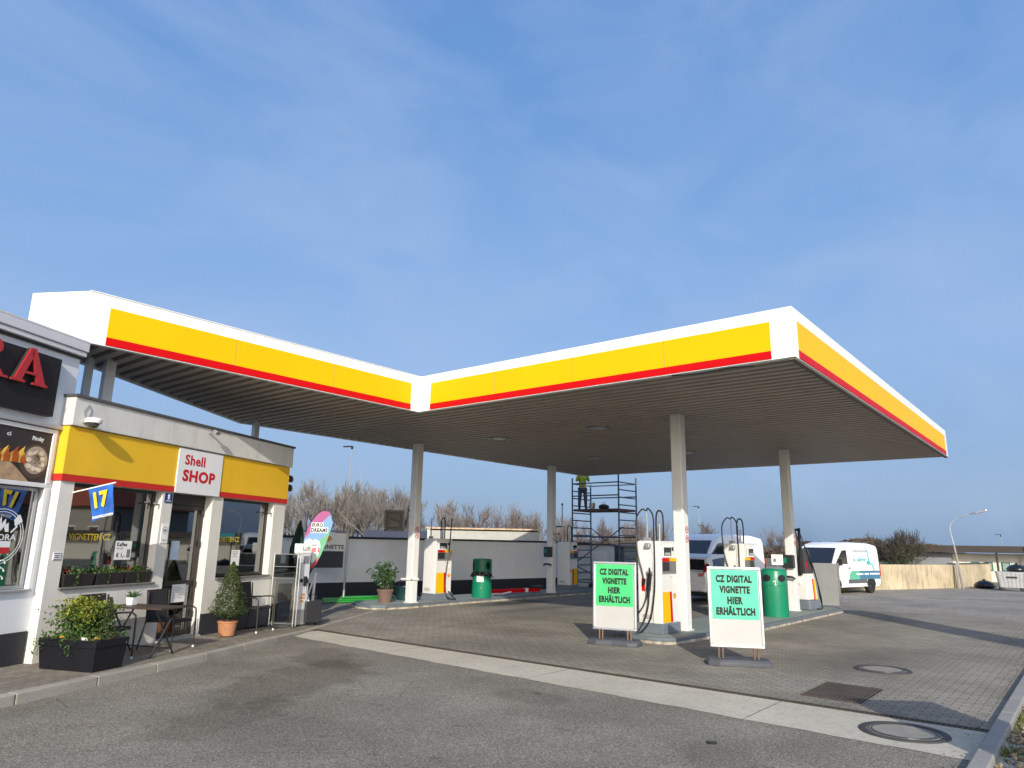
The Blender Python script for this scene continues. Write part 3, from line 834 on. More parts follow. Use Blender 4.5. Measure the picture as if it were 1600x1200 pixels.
m_ = MB(); m_.box(-1.62, -1.55, GY - .005, GY - .0032, 1.47, 1.60); m_.build('cup_picture', M('grey_print', (0.2, 0.2, 0.2), .7), win1)
pn = MB().box(1.02, 1.28, GY - .003, GY - .001, 1.28, 1.58).build('notice', PAPER, win2)
m_ = MB()
for i in range(4): m_.box(1.05, 1.05 + random.uniform(.12, .2), GY - .0045, GY - .0032, 1.54 - i * .03, 1.55 - i * .03)
m_.build('notice_lines', M('grey_lines', (0.25, 0.25, 0.25), .8), win2)
# door
fr = MB(); yy = .16
fr.box(-.93, -.86, yy, yy + .07, .12, 2.55); fr.box(.03, .10, yy, yy + .07, .12, 2.55); fr.box(-.86, .03, yy, yy + .07, 2.36, 2.55)
fr.box(-.86, -.80, yy + .005, yy + .055, .13, 2.355); fr.box(-.03, .025, yy + .005, yy + .055, .13, 2.355); fr.box(-.80, -.03, yy + .005, yy + .055, .13, .22); fr.box(-.80, -.03, yy + .005, yy + .055, .98, 1.06); fr.box(-.80, -.03, yy + .005, yy + .055, 2.28, 2.355)
door = fr.build('door', FRAMEB, shop, bevel=.005)
MB().box(-.80, -.03, yy + .026, yy + .034, 1.06, 2.28).build('glass', SHOPGL, door)
MB().box(-.80, -.03, yy + .026, yy + .034, .22, .98).build('lower_glass', SHOPGL, door)
m_ = MB(); m_.tube([(-.74, yy - .05, 1.0), (-.74, yy - .05, 1.75)], .014); m_.tube([(-.74, yy + .01, 1.05), (-.74, yy - .05, 1.05)], .01); m_.tube([(-.74, yy + .01, 1.70), (-.74, yy - .05, 1.70)], .01)
m_.build('handle', DARKM, door)
m_ = MB()
for z in (.5, 1.0, 1.7, 2.25): m_.tube([(.035, yy - .02, z - .05), (.035, yy - .02, z + .05)], .018)
m_.build('hinge', DARKM, door)
MB().box(-.62, -.42, yy + .020, yy + .0225, 1.42, 1.74).build('notice', M('pale_blue_paper', (0.55, 0.64, 0.75), .6), door)
MB().box(-.50, -.16, yy - .004, yy - .001, .70, 1.0).build('notice', PAPER, door)
m_ = MB()
for i in range(7): m_.box(-.47, -.47 + random.uniform(.15, .27), yy - .0055, yy - .0042, .95 - i * .03, .958 - i * .03)
m_.build('notice_lines', M('grey_lines2', (0.3, 0.3, 0.32), .8), door)
MB().box(-.93, .10, -.06, yy, .10, .135).build('door_step', CONC, shop, bevel=.008)
num = MB().box(-1.125, -.955, -.012, -.001, 2.37, 2.53).build('house_number', M('blue_enamel', (0.012, 0.03, 0.16), .3, coat=.3), shop)
text('digit', '1', -1.065, -1.02, 2.425, 2.51, WHI, num, y=-.0125, bold=.03)
MB().box(-1.10, -.98, -.0145, -.0125, 2.393, 2.405).build('caption', WHI, num)
pc = MB().box(-1.11, -.955, -.010, -.001, 1.70, 2.02).build('dog_notice', PAPER, shop)
m_ = MB(); m_.tube([(-1.03 + .055 * math.cos(a), -.0115, 1.91 + .055 * math.sin(a)) for a in [2 * PI * i / 20 for i in range(21)]], .004, 4)
m_.box(-1.06, -1.0, -.0125, -.0105, 1.89, 1.93); m_.box(-1.09, -.975, -.0125, -.0105, 1.755, 1.762); m_.box(-1.08, -.985, -.0125, -.0105, 1.735, 1.742); m_.build('print', M('grey_print2', (0.22, 0.22, 0.24), .7), pc)
pc = MB().box(-3.10, -2.98, -.010, -.001, 1.46, 1.56).build('wall_sticker', PAPER, shop)
m_ = MB(); m_.box(-3.095, -2.985, -.0125, -.0105, 1.545, 1.555); m_.box(-3.095, -2.985, -.0125, -.0105, 1.465, 1.475)
for i in range(2): m_.box(-3.08, -3.0, -.0125, -.0105, 1.49 + i * .025, 1.503 + i * .025)
m_.build('print', M('violet_print', (0.10, 0.09, 0.20), .7), pc)
# window reveals' little hooks
for s_ in (-1.22, 2.01):
    MB().tube([(s_, .12, 2.35), (s_ - .02, .03, 2.36), (s_ - .12, .0, 2.34)], .014).build('shutter_catch', GREYM, shop)
# interior furniture seen through the glass
t = thing('shop_counter', 'dark counter with till seen through the shop door glass', 'counter', tuple(SW(-.4, 2.6, .125)), SA)
MB().box(-1.2, 1.0, -.3, .3, 0, 1.0).build('cabinet', INTD, t); MB().box(-1.25, 1.05, -.34, .34, 1.0, 1.05).build('counter_top', WOODD, t)
MB().box(-.2, .2, -.15, .2, 1.05, 1.4).build('till', BLK, t)
for s_, lab in ((-2.4, 'tall display shelf inside shop behind the large left window'), (1.4, 'tall display shelf inside shop behind the right window')):
    t = thing('display_shelf', lab, 'shelf', tuple(SW(s_, 2.2, .125)), SA)
    m_ = MB(); m_.box(-.5, -.46, -.2, .2, 0, 1.9); m_.box(.46, .5, -.2, .2, 0, 1.9)
    m_.build('side_panel', INTW, t)
    for z in (.1, .55, 1.0, 1.45, 1.86): MB().box(-.459, .459, -.2, .2, z, z + .03).build('shelf', INTW, t)
    for z in (.13, .58, 1.03, 1.48):
        m_ = MB(); x = -.44
        while x < .38:
            w = random.uniform(.06, .16); m_.mi = random.randrange(4); m_.box(x, x + w, -.12, .1, z, z + random.uniform(.15, .33)); x += w + .015
        m_.build('goods', [M('goods_a', (0.3, 0.06, 0.05)), M('goods_b', (0.4, 0.35, 0.2)), M('goods_c', (0.06, 0.12, 0.2)), M('goods_d', (0.35, 0.37, 0.38))], t)

# flower boxes on the sill
def leaves(mb, n, fn, size, flat=0.0):
    for i in range(n):
        p, nr = fn()
        s = size * random.uniform(.6, 1.35)
        d = Vector((random.gauss(0, 1), random.gauss(0, 1), random.gauss(0, 1)))
        if nr is not None: d = d * .8 + nr * 1.0
        d.normalize()
        a = d.cross(Vector((random.gauss(0, 1), random.gauss(0, 1), random.gauss(0, 1)))).normalized(); b = d.cross(a)
        p = Vector(p)
        mb.quad(tuple(p - a * s), tuple(p - b * s * .5), tuple(p + a * s), tuple(p + b * s * .5))
for i, (s_, lab) in enumerate(((-2.62, 'dark flower box on the shop sill, leftmost of three'), (-2.05, 'dark flower box on the shop sill, middle of three'), (-1.49, 'dark flower box with red flowers at right end of the sill'))):
    t = thing('flower_box', lab, 'flower box', tuple(SW(s_, .05, 1.087)), SA, 'flower boxes on the shop window sill')
    m_ = MB(); m_.loft([[(-.25, -.06, 0), (.25, -.06, 0), (.25, .06, 0), (-.25, .06, 0)], [(-.275, -.085, .17), (.275, -.085, .17), (.275, .085, .17), (-.275, .085, .17)]])
    m_.build('box', M('brown_black_box', (0.022, 0.019, 0.018), .5), t, bevel=.006)
    MB().box(-.25, .25, -.07, .07, .15, .174).build('soil', SOIL, t)
    lf = MB()
    def fn():
        x = random.gauss(0.0, .13); x = max(-.26, min(.26, x))
        return (x, random.gauss(0, .05), .17 + abs(random.gauss(0, .045))), None
    leaves(lf, 160, fn, .022)
    for hx in (random.uniform(-.1, .2),):
        for j in range(26):
            lf_z = .17 - j * .008
            leaves(lf, 1, lambda: ((hx + random.gauss(0, .015), -.095, lf_z), None), .016)
    lf.build('plants', LEAF_G, t)
    fl = MB()
    cxs = (-.2,) if i == 0 else ((.05,) if i == 1 else (-.16, -.1))
    for cx_ in cxs:
        leaves(fl, 14, lambda: ((cx_ + random.gauss(0, .025), random.gauss(0, .03), .22 + random.gauss(0, .02)), None), .016)
    fl.build('flowers', M('flower_red' if i != 1 else 'flower_pale', (0.35, 0.015, 0.03) if i != 1 else (0.55, 0.55, 0.2), .6), t)

# dome camera, floodlights, small lamp on the parapet
t = thing('security_camera', 'white dome security camera on the shop parapet left end', 'camera', tuple(SW(-2.98, -.07, 3.42)), SA)
MB().box(-.05, .05, -.10, 0, -.02, .05).build('bracket', ALU, t, bevel=.01)
MB().lathe([(.11, -.02), (.12, .02), (.10, .05), (.03, .06)], 24, (0, -.15, 0)).build('housing', WHITE, t, smooth=True)
MB().lathe([(.001, -.10), (.05, -.085), (.08, -.05), (.085, -.02)], 24, (0, -.15, 0)).build('dome', M('smoked_dome', (0.05, 0.05, 0.055), .1, coat=.5), t, smooth=True)
m_ = MB(); m_.tube(spline([(-.01, -.01, .05), (-.05, -.012, .16), (.02, -.012, .25), (.06, -.012, .17), (.01, -.012, .05)]), .006, 6); m_.build('cable_loop', GREYM, t)
t = thing('roof_antenna_light', 'small grey spotlight on the shop parapet above the sign', 'spotlight', tuple(SW(-.30, -.075, 3.62)), SA)
MB().tube([(0, 0, .05), (0, -.12, .08)], .015).build('arm', GREYM, t); MB().obox((0, -.16, .06), (.13, .08, .07), rx=.5).build('head', GREYM, t, bevel=.01)
for z, lab in ((3.12, 'upper black floodlight at the right corner of the shop'), (2.92, 'lower black floodlight at the right corner of the shop')):
    t = thing('floodlight', lab, 'floodlight', tuple(SW(2.50, .25, z)), SA, 'corner floodlights')
    MB().tube([(0, 0, 0), (.12, -.05, 0)], .018).build('arm', BLK, t); MB().obox((.20, -.10, 0), (.20, .12, .13), rz=-.6, rx=.4).build('lamp_head', BLK, t, bevel=.015)
    MB().obox((.235, -.15, -.03), (.14, .012, .09), rz=-.6, rx=.4).build('lens', GREYM, t)
# lottery flag on angled pole
fp = tuple(SW(-2.93, .02, 2.40))
t = thing('wall_flag', 'blue flag with yellow number 17 hanging from slanted pole at shop window', 'flag', fp, SA)
MB().tube([(0, 0, 0), (0, -.74, .143)], .011).build('pole', WHITE, t)
FL = [Vector((0, -.28, .055)), Vector((0, -.70, .135)), Vector((0, -.77, -.29)), Vector((0, -.43, -.41))]
def flag_pt(u, v):
    a = FL[0].lerp(FL[1], u); b = FL[3].lerp(FL[2], u); p = a.lerp(b, v)
    p.x += .015 * math.sin(u * 5 + v * 3) * v
    return p
m_ = MB()
NU, NV = 10, 10
m_.add([tuple(flag_pt(i / NU, j / NV)) for j in range(NV + 1) for i in range(NU + 1)], [(j * (NU + 1) + i, j * (NU + 1) + i + 1, (j + 1) * (NU + 1) + i + 1, (j + 1) * (NU + 1) + i) for j in range(NV) for i in range(NU)])
fo = m_.build('flag_cloth', M('blue_flag', (0.015, 0.10, 0.42), .6, var=.5, vs=5), t, smooth='all')
Tf = Matrix.Translation((-.018, -.28, .055)) @ Matrix(((0, -1, 0, 0), (-.42, 0, -.15 * 1.0, 0), (.08, 0, .45, 0), (0, 0, 0, 1)))
# frame: x along flag (0..1), z down the cloth as negative (0..-1)
def flag_text(s, x0, x1, z0, z1, mt, dx=0, bold=.03):
    T = Matrix.Translation((dx, -.28, .055)) @ Matrix(((0, 1, 0, 0), (-.42, 0, .15, 0), (.08, 0, .46, 0), (0, 0, 0, 1)))
    o = text('lettering', s, x0, x1, z0, z1, mt, t, y=0, bold=bold, T=T, extr=.003)
    return o
flag_text('17', .22, .80, -.66, -.16, YELI, dx=-.026, bold=.05)
flag_text('EUROMILLIONEN', .10, .90, -.95, -.87, WHI, dx=-.028)

# ================================================================== AURORA BUILDING (left neighbour)
AA = R(28.5)
AO = SW(SL, .15)
aur = thing('restaurant_building', 'white restaurant building with black sign board at left edge, adjoining the shop', 'restaurant', tuple(AO), AA)
m_ = MB()
AL = -7.0
m_.box(AL, -1.95, 0, .3, .10, 3.28); m_.box(-.11, .0, 0, .3, .10, 3.28); m_.box(-1.95, -.11, 0, .3, .10, 1.08)
m_.box(AL, .14, 0, .3, 3.28, 4.38)
m_.box(-.15, .14, .3, 6, 3.85, 4.38)
m_.box(AL, AL + .3, .3, 6, .1, 4.38); m_.box(AL + .3, -.05, 5.7, 6, .1, 4.38)
m_.build('wall', AUR_W, aur)
MB().box(AL + .3, -.16, .32, 5.7, .09, .12).build('floor_slab', INTD, aur)
MB().box(-.15, -.02, .3, 5.7, .12, 3.84).build('party_wall', INTW, aur)
MB().box(AL + .3, -.16, .32, 5.7, 3.3, 3.34).build('inner_ceiling', INTW, aur)
m_ = MB(); m_.box(AL, .16, -.09, 6.1, 4.40, 4.47); m_.box(AL, .17, -.11, 6.1, 4.475, 4.61)
FLASH = M('light_flashing', (0.66, 0.67, 0.69), .45, met=.1, var=.05)
m_.build('gutter', FLASH, aur, bevel=.01)
m_ = MB(); m_.box(AL, .17, -.03, -.001, 4.365, 4.395); m_.build('eave_board', DARKM, aur)
MB().box(AL, .17, -.11, 6.1, 4.612, 4.64).build('roof', FLASH, aur)
m_ = MB(); m_.box(AL, -.0, -.06, -.001, 3.27, 3.33); m_.build('ledge', ZINC, aur, bevel=.006)
m_ = MB(); m_.box(AL, -.025, -.02, -.001, .10, .53); m_.build('plinth', PLINTH, aur)
sb = MB().box(-3.6, -.28, -.10, -.001, 3.42, 4.25).build('sign_board', M('black_sign_board', (0.012, 0.011, 0.013), .5, var=.15, spec=.3), aur)
LR = M('red_letter', (0.42, 0.018, 0.025), .4, var=.05)
LS = M('letter_return', (0.03, 0.03, 0.03), .5)
def letter(name, polys, x, z, sx, sz):
    m_ = MB()
    for pl in polys:
        m_.prism([(x + a * sx, z + b * sz) for a, b in pl], -.17, -.145, 'y')
    o = m_.build(name, LR, sb)
    m_ = MB()
    for pl in polys:
        m_.prism([(x + a * sx, z + b * sz) for a, b in pl], -.1445, -.101, 'y')
    m_.build('letter_side', LS, o)
A_ = [[(0, 0), (.36, 0), (.36, .06), (.27, .08), (.50, .80), (.46, 1), (.40, 1), (.08, .08), (0, .06)],
      [(.46, 1.0), (.54, 1.0), (.92, .08), (1, .06), (1, 0), (.58, 0), (.58, .06), (.69, .08), (.43, .86)],
      [(.315, .26), (.66, .26), (.635, .33), (.34, .33)]]
R_ = [[(0, 0), (.38, 0), (.38, .06), (.28, .09), (.28, .91), (.38, .94), (.38, 1), (0, 1), (0, .94), (.11, .91), (.11, .09), (0, .06)],
      [(.28, 1), (.55, 1), (.72, .95), (.80, .84), (.80, .70), (.72, .58), (.55, .50), (.28, .49), (.28, .56), (.50, .57), (.60, .64), (.63, .76), (.60, .88), (.50, .93), (.28, .93)],
      [(.40, .49), (.58, .50), (.92, .06), (1.04, .06), (1.04, 0), (.80, 0)]]
letter('letter', A_, -1.09, 3.775, .57, .49)
letter('letter', R_, -1.73, 3.775, .56, .49)
# poster above window
PY_ = -.012
po = MB().box(-1.95, -.14, -.012, -.001, 2.50, 3.20).build('food_poster', M('poster_dark', (0.03, 0.024, 0.026), .5, var=.2), aur)
m_ = MB()
m_.prism([(-1.95, 2.505), (-.42, 2.505), (-.62, 2.66), (-.75, 2.74), (-1.95, 2.74)], -.0145, -.0125, 'y'); m_.build('table_picture', M('picture_wood', (0.45, 0.30, 0.17), .5, var=.25, vs=8), po)
m_ = MB()
for i in range(3): m_.box(-1.5 + i * .3, -1.495 + i * .3, -.0155, -.0147, 2.51, 2.735)
m_.build('plank_lines', INTD, po)
m_ = MB(); m_.prism(circ(-.37, 2.78, .232, 32, .235), -.0165, -.0147, 'y'); m_.build('bowl_picture', M('picture_bowl', (0.075, 0.05, 0.035), .5), po)
m_ = MB(); m_.prism(circ(-.355, 2.80, .19, 32, .19), -.0182, -.0168, 'y'); m_.build('bowl_inside', M('picture_bowl2', (0.42, 0.34, 0.26), .5), po)
m_ = MB()
for i in range(9):
    a = 2 * PI * i / 9 + .3; r = .12 + .02 * (i % 2); cx, cz = -.355 + r * math.cos(a), 2.79 + r * .95 * math.sin(a)
    m_.prism([(cx + .052 * math.cos(b), cz + .033 * math.sin(b)) for b in [a + PI / 2 + PI * j / 8 for j in range(9)]] , -.0195 - i * .0004, -.0184, 'y')
    m_.prism(circ(cx, cz, .038, 12, .030), -.0215 - i * .0004, -.0197 - i * .0004, 'y')
m_.build('dumplings', M('picture_dumpling', (0.78, 0.66, 0.48), .5, var=.25, vs=14), po)
m_ = MB()
for i in range(22):
    cx, cz = -.35 + random.gauss(0, .03), 2.82 + random.gauss(0, .04); s_ = random.uniform(.008, .02)
    m_.prism([(cx - s_, cz), (cx, cz - s_ * .7), (cx + s_, cz + .004), (cx, cz + s_)], -.0262 - i * .0002, -.0258 - i * .0002, 'y')
m_.build('onions', M('picture_onion', (0.14, 0.075, 0.04), .5, var=.5, vs=30), po)
for i, (c_, mt) in enumerate(((0, (0.75, 0.30, 0.03)), (1, (0.80, 0.55, 0.06)), (2, (0.45, 0.10, 0.02)))):
    m_ = MB()
    for j in range(4):
        x = -1.0 + j * .13 + c_ * .03; h = random.uniform(.12, .24)
        m_.prism([(x - .05, 2.74), (x + .05, 2.74), (x + .055, 2.74 + h * .4), (x + .01, 2.74 + h * .7), (x + .03, 2.74 + h), (x - .03, 2.74 + h * .75), (x - .055, 2.74 + h * .4)], -.0165 - i * .0012, -.0147 - i * .0012, 'y')
    m_.build('flame_picture', M('picture_flame', mt, .5, var=.3, vs=9), po)
text('lettering', 'Piroby', -.46, -.27, 3.05, 3.125, WHI, po, y=-.0125, bold=.05, extr=.001)
text('lettering', 'ci', -.86, -.80, 3.075, 3.13, WHI, po, y=-.0125, bold=.02, extr=.001)
# frame trims and shop window
m_ = MB(); m_.box(-1.95, -.11, -.03, -.001, 2.44, 2.50); m_.box(-.138, -.075, -.03, -.001, 2.50, 3.26); m_.box(-1.95, -.138, -.03, -.001, 3.20, 3.26); m_.box(-.138, -.075, -.03, -.001, 1.08, 2.44)
m_.build('white_frame', WHITE, aur, bevel=.006)
fr = MB()
fr.box(-1.95, -.14, .06, .11, 1.085, 1.13); fr.box(-1.95, -.14, .06, .11, 2.39, 2.435); fr.box(-.19, -.14, .06, .11, 1.13, 2.39); fr.box(-1.95, -1.9, .06, .11, 1.13, 2.39)
wf = fr.build('window', GREYM, aur, bevel=.005)
MB().box(-1.9, -.19, .075, .083, 1.13, 2.39).build('glass', glass_mat('restaurant_glass', (0.55, 0.65, 0.66), refl=.17, see=.6), wf)
MB().box(-1.95, -.10, -.05, .055, 1.055, 1.083).build('sill', ZINC, wf, bevel=.005)
cu = MB(); n = 30
pts = [(-.2 - .45 * i / n, .20 + .025 * math.sin(i * 1.7)) for i in range(n + 1)]
for (a, b), (c, d) in zip(pts, pts[1:]): cu.quad((a, b, 1.1), (a, b, 2.42), (c, d, 2.42), (c, d, 1.1))
cu.build('curtain', M('green_grey_curtain', (0.38, 0.42, 0.38), .8, var=.1), wf)
YG = .0735
m_ = MB()
for r_ in (.36, .325):
    for i in range(40):
        a0, a1 = 2 * PI * i / 40, 2 * PI * (i + 1) / 40
        m_.prism([(-.62 + r_ * math.cos(a0), 1.77 + r_ * math.sin(a0)), (-.62 + r_ * math.cos(a1), 1.77 + r_ * math.sin(a1)), (-.62 + (r_ - .008) * math.cos(a1), 1.77 + (r_ - .008) * math.sin(a1)), (-.62 + (r_ - .008) * math.cos(a0), 1.77 + (r_ - .008) * math.sin(a0))], YG - .0015, YG, 'y')
lg = m_.build('window_logo', WHI, wf)
m_ = MB()
m_.prism([(-.74, 1.83), (-.70, 1.83), (-.66, 1.90), (-.62, 1.84), (-.58, 1.90), (-.55, 1.83), (-.50, 1.83), (-.52, 1.95), (-.56, 1.92), (-.57, 2.0), (-.62, 1.93), (-.64, 2.03), (-.68, 1.93), (-.71, 1.95)], YG - .002, YG, 'y')
m_.prism([(-.47, 1.83), (-.455, 1.815), (-.37, 1.90), (-.385, 1.915)], YG - .002, YG, 'y')
m_.prism([(-.42, 1.92), (-.405, 1.905), (-.31, 1.975), (-.36, 2.06), (-.375, 2.06), (-.44, 1.99)], YG - .002, YG, 'y')
m_.build('flame_and_spatula', WHI, lg)
text('lettering', 'AURORA', -.92, -.37, 1.72, 1.80, WHI, lg, y=YG, bold=.01, extr=.001)
MB().box(-.92, -.44, YG - .0015, YG, 1.63, 1.71).build('flag_white', WHI, lg)
MB().box(-.92, -.44, YG - .0015, YG, 1.55, 1.63).build('flag_red', REDI, lg)
MB().prism([(-.92, 1.55), (-.70, 1.63), (-.92, 1.71)], YG - .003, YG - .0017, 'y').build('flag_blue', M('film_blue', (0.02, 0.06, 0.3), .6), lg)
m_ = MB()
for k_ in range(3):
    cz = 1.42 - k_ * .10
    m_.tube([(-.52 + .05 * math.cos(a), YG - .001, cz + .045 * math.sin(a)) for a in [PI * i / 6 for i in range(10)]], .008, 5)
    m_.tube([(-.68 + .05 * math.cos(a + 1), YG - .001, cz - .05 + .045 * math.sin(a + 1)) for a in [PI * i / 6 for i in range(10)]], .008, 5)
m_.build('script_ornament', WHI, lg)
MB().box(-.86, -.60, -.012, -.001, .60, .93).build('small_poster', M('poster_dark2', (0.05, 0.045, 0.06), .5, var=.4, vs=10), aur)
pp = thing('roof_pipe', 'grey downpipe standing on the shop roof beside the restaurant wall', 'pipe', tuple(SW(-2.99, .45, 3.8)), SA)
MB().tube([(0, 0, 0), (0, 0, .95)], .045, 12).build('pipe', ZINC, pp); MB().box(-.12, .02, -.03, .05, .55, .62).build('bracket', DARKM, pp)

# ================================================================== THINGS ON THE PAVEMENT
t = thing('planter_box', 'large anthracite planter box of evergreen shrubs with two yellow pansies', 'planter', tuple(SW(-3.15, -.80, .115)), SA)
m_ = MB(); m_.loft([[(-.24, -.42, 0), (.24, -.42, 0), (.24, .42, 0), (-.24, .42, 0)], [(-.265, -.45, .28), (.265, -.45, .28), (.265, .45, .28), (-.265, .45, .28)]]); m_.build('trough', PLANTER, t, bevel=.006)
m_ = MB(); m_.loft([[(-.272, -.458, .284), (.272, -.458, .284), (.272, .458, .284), (-.272, .458, .284)], [(-.278, -.464, .38), (.278, -.464, .38), (.278, .464, .38), (-.278, .464, .38)]]); m_.build('rim', PLANTER, t, bevel=.006)
MB().box(-.25, .25, -.43, .43, .36, .386).build('soil', SOIL, t)
lf = MB()
def fn_y():
    y = random.uniform(-.24, .22); h = .88 + .10 * math.sin(y * 9) - 1.2 * (y) ** 2
    return (random.gauss(0, .13), y, .38 + random.uniform(.26, .54) * h), Vector((0, 0, .6))
leaves(lf, 1700, fn_y, .027)
lf.build('yellow_shrub', LEAF_Y, t)
lf = MB()
def fn_g():
    y = random.uniform(-.26, .36); x = random.gauss(0, .15)
    return (x, y, .38 + random.uniform(0, .40)), None
leaves(lf, 2300, fn_g, .026)
def fn_i():
    y = random.uniform(-.46, .46); x = random.choice((-.26, .26)) * random.uniform(.8, 1.12)
    return (x, y, .38 + random.gauss(.02, .035)), None
leaves(lf, 420, fn_i, .022)
for yy_ in (.44, .05):
    for j in range(60):
        leaves(lf, 1, lambda: ((-.30 + random.gauss(0, .03), yy_ + random.gauss(0, .04) - (.15 if yy_ < .2 else -.02) * j / 60, .38 - j * .0035), None), .017)
lf.build('green_shrub', LEAF_G, t)
lf = MB()
def fn_c():
    z = random.random() ** 1.4; r_ = (.13 * (1 - z) + .02) * math.sqrt(random.random()); a = random.uniform(0, 2 * PI)
    return (r_ * math.cos(a), -.33 + r_ * math.sin(a), .38 + z * .52), Vector((math.cos(a), math.sin(a), .7))
leaves(lf, 1300, fn_c, .013)
lf.build('small_conifer', LEAF_D, t)
for (fx, fy) in ((-.25, .10), (-.20, -.40)):
    fl = MB()
    for k_ in range(6):
        a = 2 * PI * k_ / 6
        fl.lathe([(.001, 0), (.022, .006), (.02, .012), (.001, .014)], 8, (fx + .015 * math.cos(a), fy + .022 * math.sin(a), .40 + .008 * math.sin(a * 2)))
    fl.build('pansy', M('pansy_yellow', (0.75, 0.36, 0.01), .6), t)
MB().obox((-.275, -.27, .40), (.006, .09, .035), ry=-.5).build('plant_tag', PAPER, t)

CHF = M('chair_frame', (0.035, 0.035, 0.038), 0.4, met=.4, var=.1)
def chair(s_, y_, rz, label, group=None):
    t = thing('armchair', label, 'chair', tuple(SW(s_, y_, .115)), SA + rz, 'dark garden armchairs outside the shop')
    w, d = .265, .5
    for sx in (-1, 1):
        x = sx * w
        m_ = MB(); m_.tube(spline([(x, -d + .0, 0), (x, -d + .01, .52), (x, -d + .05, .60), (x, -d + .13, .62), (x, -.10, .60), (x * .98, .02, .60)], 6), .013, 8)
        m_.build('front_leg_and_arm', CHF, t, smooth=True)
        m_ = MB(); m_.tube([(x * .9, .02, .86), (x * .92, 0, .42), (x * .95, .10, 0)], .013, 8); m_.build('rear_leg', CHF, t, smooth=True)
        MB().lathe([(.016, 0), (.016, .03), (.014, .032)], 10, (x, -d, .0)).build('foot_cap', PAPER, t)
    m_ = MB(); m_.obox((0, -.22, .42), (w * 1.84, .46, .025), rx=-.05); m_.build('seat', TEXT_D, t, bevel=.008)
    m_ = MB(); m_.obox((0, .03, .65), (w * 1.74, .022, .46), rx=-.12); m_.build('backrest', TEXT_D, t, bevel=.008)
    m_ = MB(); m_.tube([(-w * .93, -.44, .405), (w * .93, -.44, .405)], .012, 6); m_.build('seat_rail', CHF, t)
    return t
chair(-2.62, -.36, 0, 'dark garden armchair between the planter box and the small table')
chair(-1.39, -.38, .06, 'dark garden armchair between the small table and the shop door')
chair(.98, -.26, 0, 'dark garden armchair half hidden behind the potted conifer')
t = thing('bistro_table', 'dark folding bistro table with crossed legs outside the shop window', 'table', tuple(SW(-1.98, -.66, .115)), SA)
m_ = MB()
for i in range(6): m_.box(-.26 + i * .088, -.26 + i * .088 + .080, -.50, .50, .655, .68)
m_.build('tabletop', WOODD, t, bevel=.003)
for y_ in (-.38, .38):
    for sg_ in (-1, 1):
        MB().tube([(sg_ * .24, y_ + sg_ * .012, 0), (-sg_ * .2, y_ + sg_ * .012, .65)], .014, 8).build('leg', CHF, t)
MB().tube([(.2, -.38, .08), (.2, .38, .08)], .01, 6).build('stretcher', CHF, t)
t = thing('succulent_pot', 'small white square pot with spiky aloe on the bistro table', 'potted plant', tuple(SW(-1.98, -.40, .797)), SA)
MB().loft([[(-.05, -.05, 0), (.05, -.05, 0), (.05, .05, 0), (-.05, .05, 0)], [(-.062, -.062, .11), (.062, -.062, .11), (.062, .062, .11), (-.062, .062, .11)]]).build('pot', WHITE, t, bevel=.006)
lf = MB()
for i in range(26):
    a = random.uniform(0, 2 * PI); e = random.uniform(.25, 1.3); L_ = random.uniform(.09, .17)
    d = Vector((math.cos(a) * math.cos(e), math.sin(a) * math.cos(e), math.sin(e)))
    b = Vector((0, 0, .11)); c = b + d * L_ * .55; e_ = c + (d + Vector((0, 0, -.35))).normalized() * L_ * .45
    lf.tube([b, c, e_], [.010, .008, .001], 5)
lf.build('leaves', LEAF_M, t)
# potted conifer
t = thing('potted_conifer', 'cone shaped green conifer in terracotta basket pot by the shop door', 'potted tree', tuple(SW(.27, -.46, .113)), SA)
m_ = MB(); m_.lathe([(.13, 0), (.165, .22), (.175, .225), (.175, .25), (.16, .25), (.15, .22), (.001, .21)], 30)
m_.build('basket_pot', TERRA, t, smooth=True)
MB().tube([(0, 0, .2), (.01, 0, .5)], .022, 8).build('trunk', BARK, t)
lf = MB()
def cone_fn(hh=1.0, rr=.34, z0=.33):
    def f():
        z = random.random() ** 1.25
        a = random.uniform(0, 2 * PI)
        lump = 1 + .13 * math.sin(a * 5 + z * 17) + .08 * math.sin(a * 9 - z * 31)
        prof = (1 - z) ** .75 * min(1, (z + .05) * 6)
        r_ = rr * prof * lump * (1 - .45 * random.random() ** 2)
        return (r_ * math.cos(a), r_ * math.sin(a), z0 + z * hh), Vector((math.cos(a), math.sin(a), .6)) * 1.3
    return f
leaves(lf, 7000, cone_fn(.97, .34, .30), .0165)
lf.build('crown', LEAF_D, t)
# brochure rack frame
t = thing('metal_rack', 'thin metal wire display rack standing at the shop corner', 'rack', tuple(SW(2.28, -.31, .07)), SA + R(95.5))
for x in (-.26, .26):
    for y in (-.03, .10):
        MB().tube([(x, y, 0), (x, y, 1.44)], .011, 8).build('post', ALU, t)
m_ = MB()
for z in (.05, .95, 1.18, 1.43):
    m_.tube([(-.26, -.03, z), (.26, -.03, z)], .007, 6); m_.tube([(-.26, .10, z), (.26, .10, z)], .007, 6); m_.tube([(-.26, -.03, z), (-.26, .10, z)], .007, 6); m_.tube([(.26, -.03, z), (.26, .10, z)], .007, 6)
m_.build('rails', ALU, t)
MB().box(-.25, .12, .0, .06, 1.055, 1.075).build('shelf_edge', PAPER, t)
MB().box(-.25, .25, .085, .092, .95, 1.42).build('back_pane', glass_mat('smoked_acrylic', (0.35, 0.42, 0.44), refl=.12, see=.8), t)
MB().box(-.25, .25, .09, .096, .10, .94).build('lower_pane', glass_mat('clear_acrylic', (0.85, 0.84, 0.80), refl=.10, see=.9), t)
MB().box(-.13, -.09, -.045, -.03, .52, .60).build('lock', BLK, t)
MB().obox((-.12, -.05, 1.39), (.10, .004, .09), rx=.2).build('tag', PAPER, t)
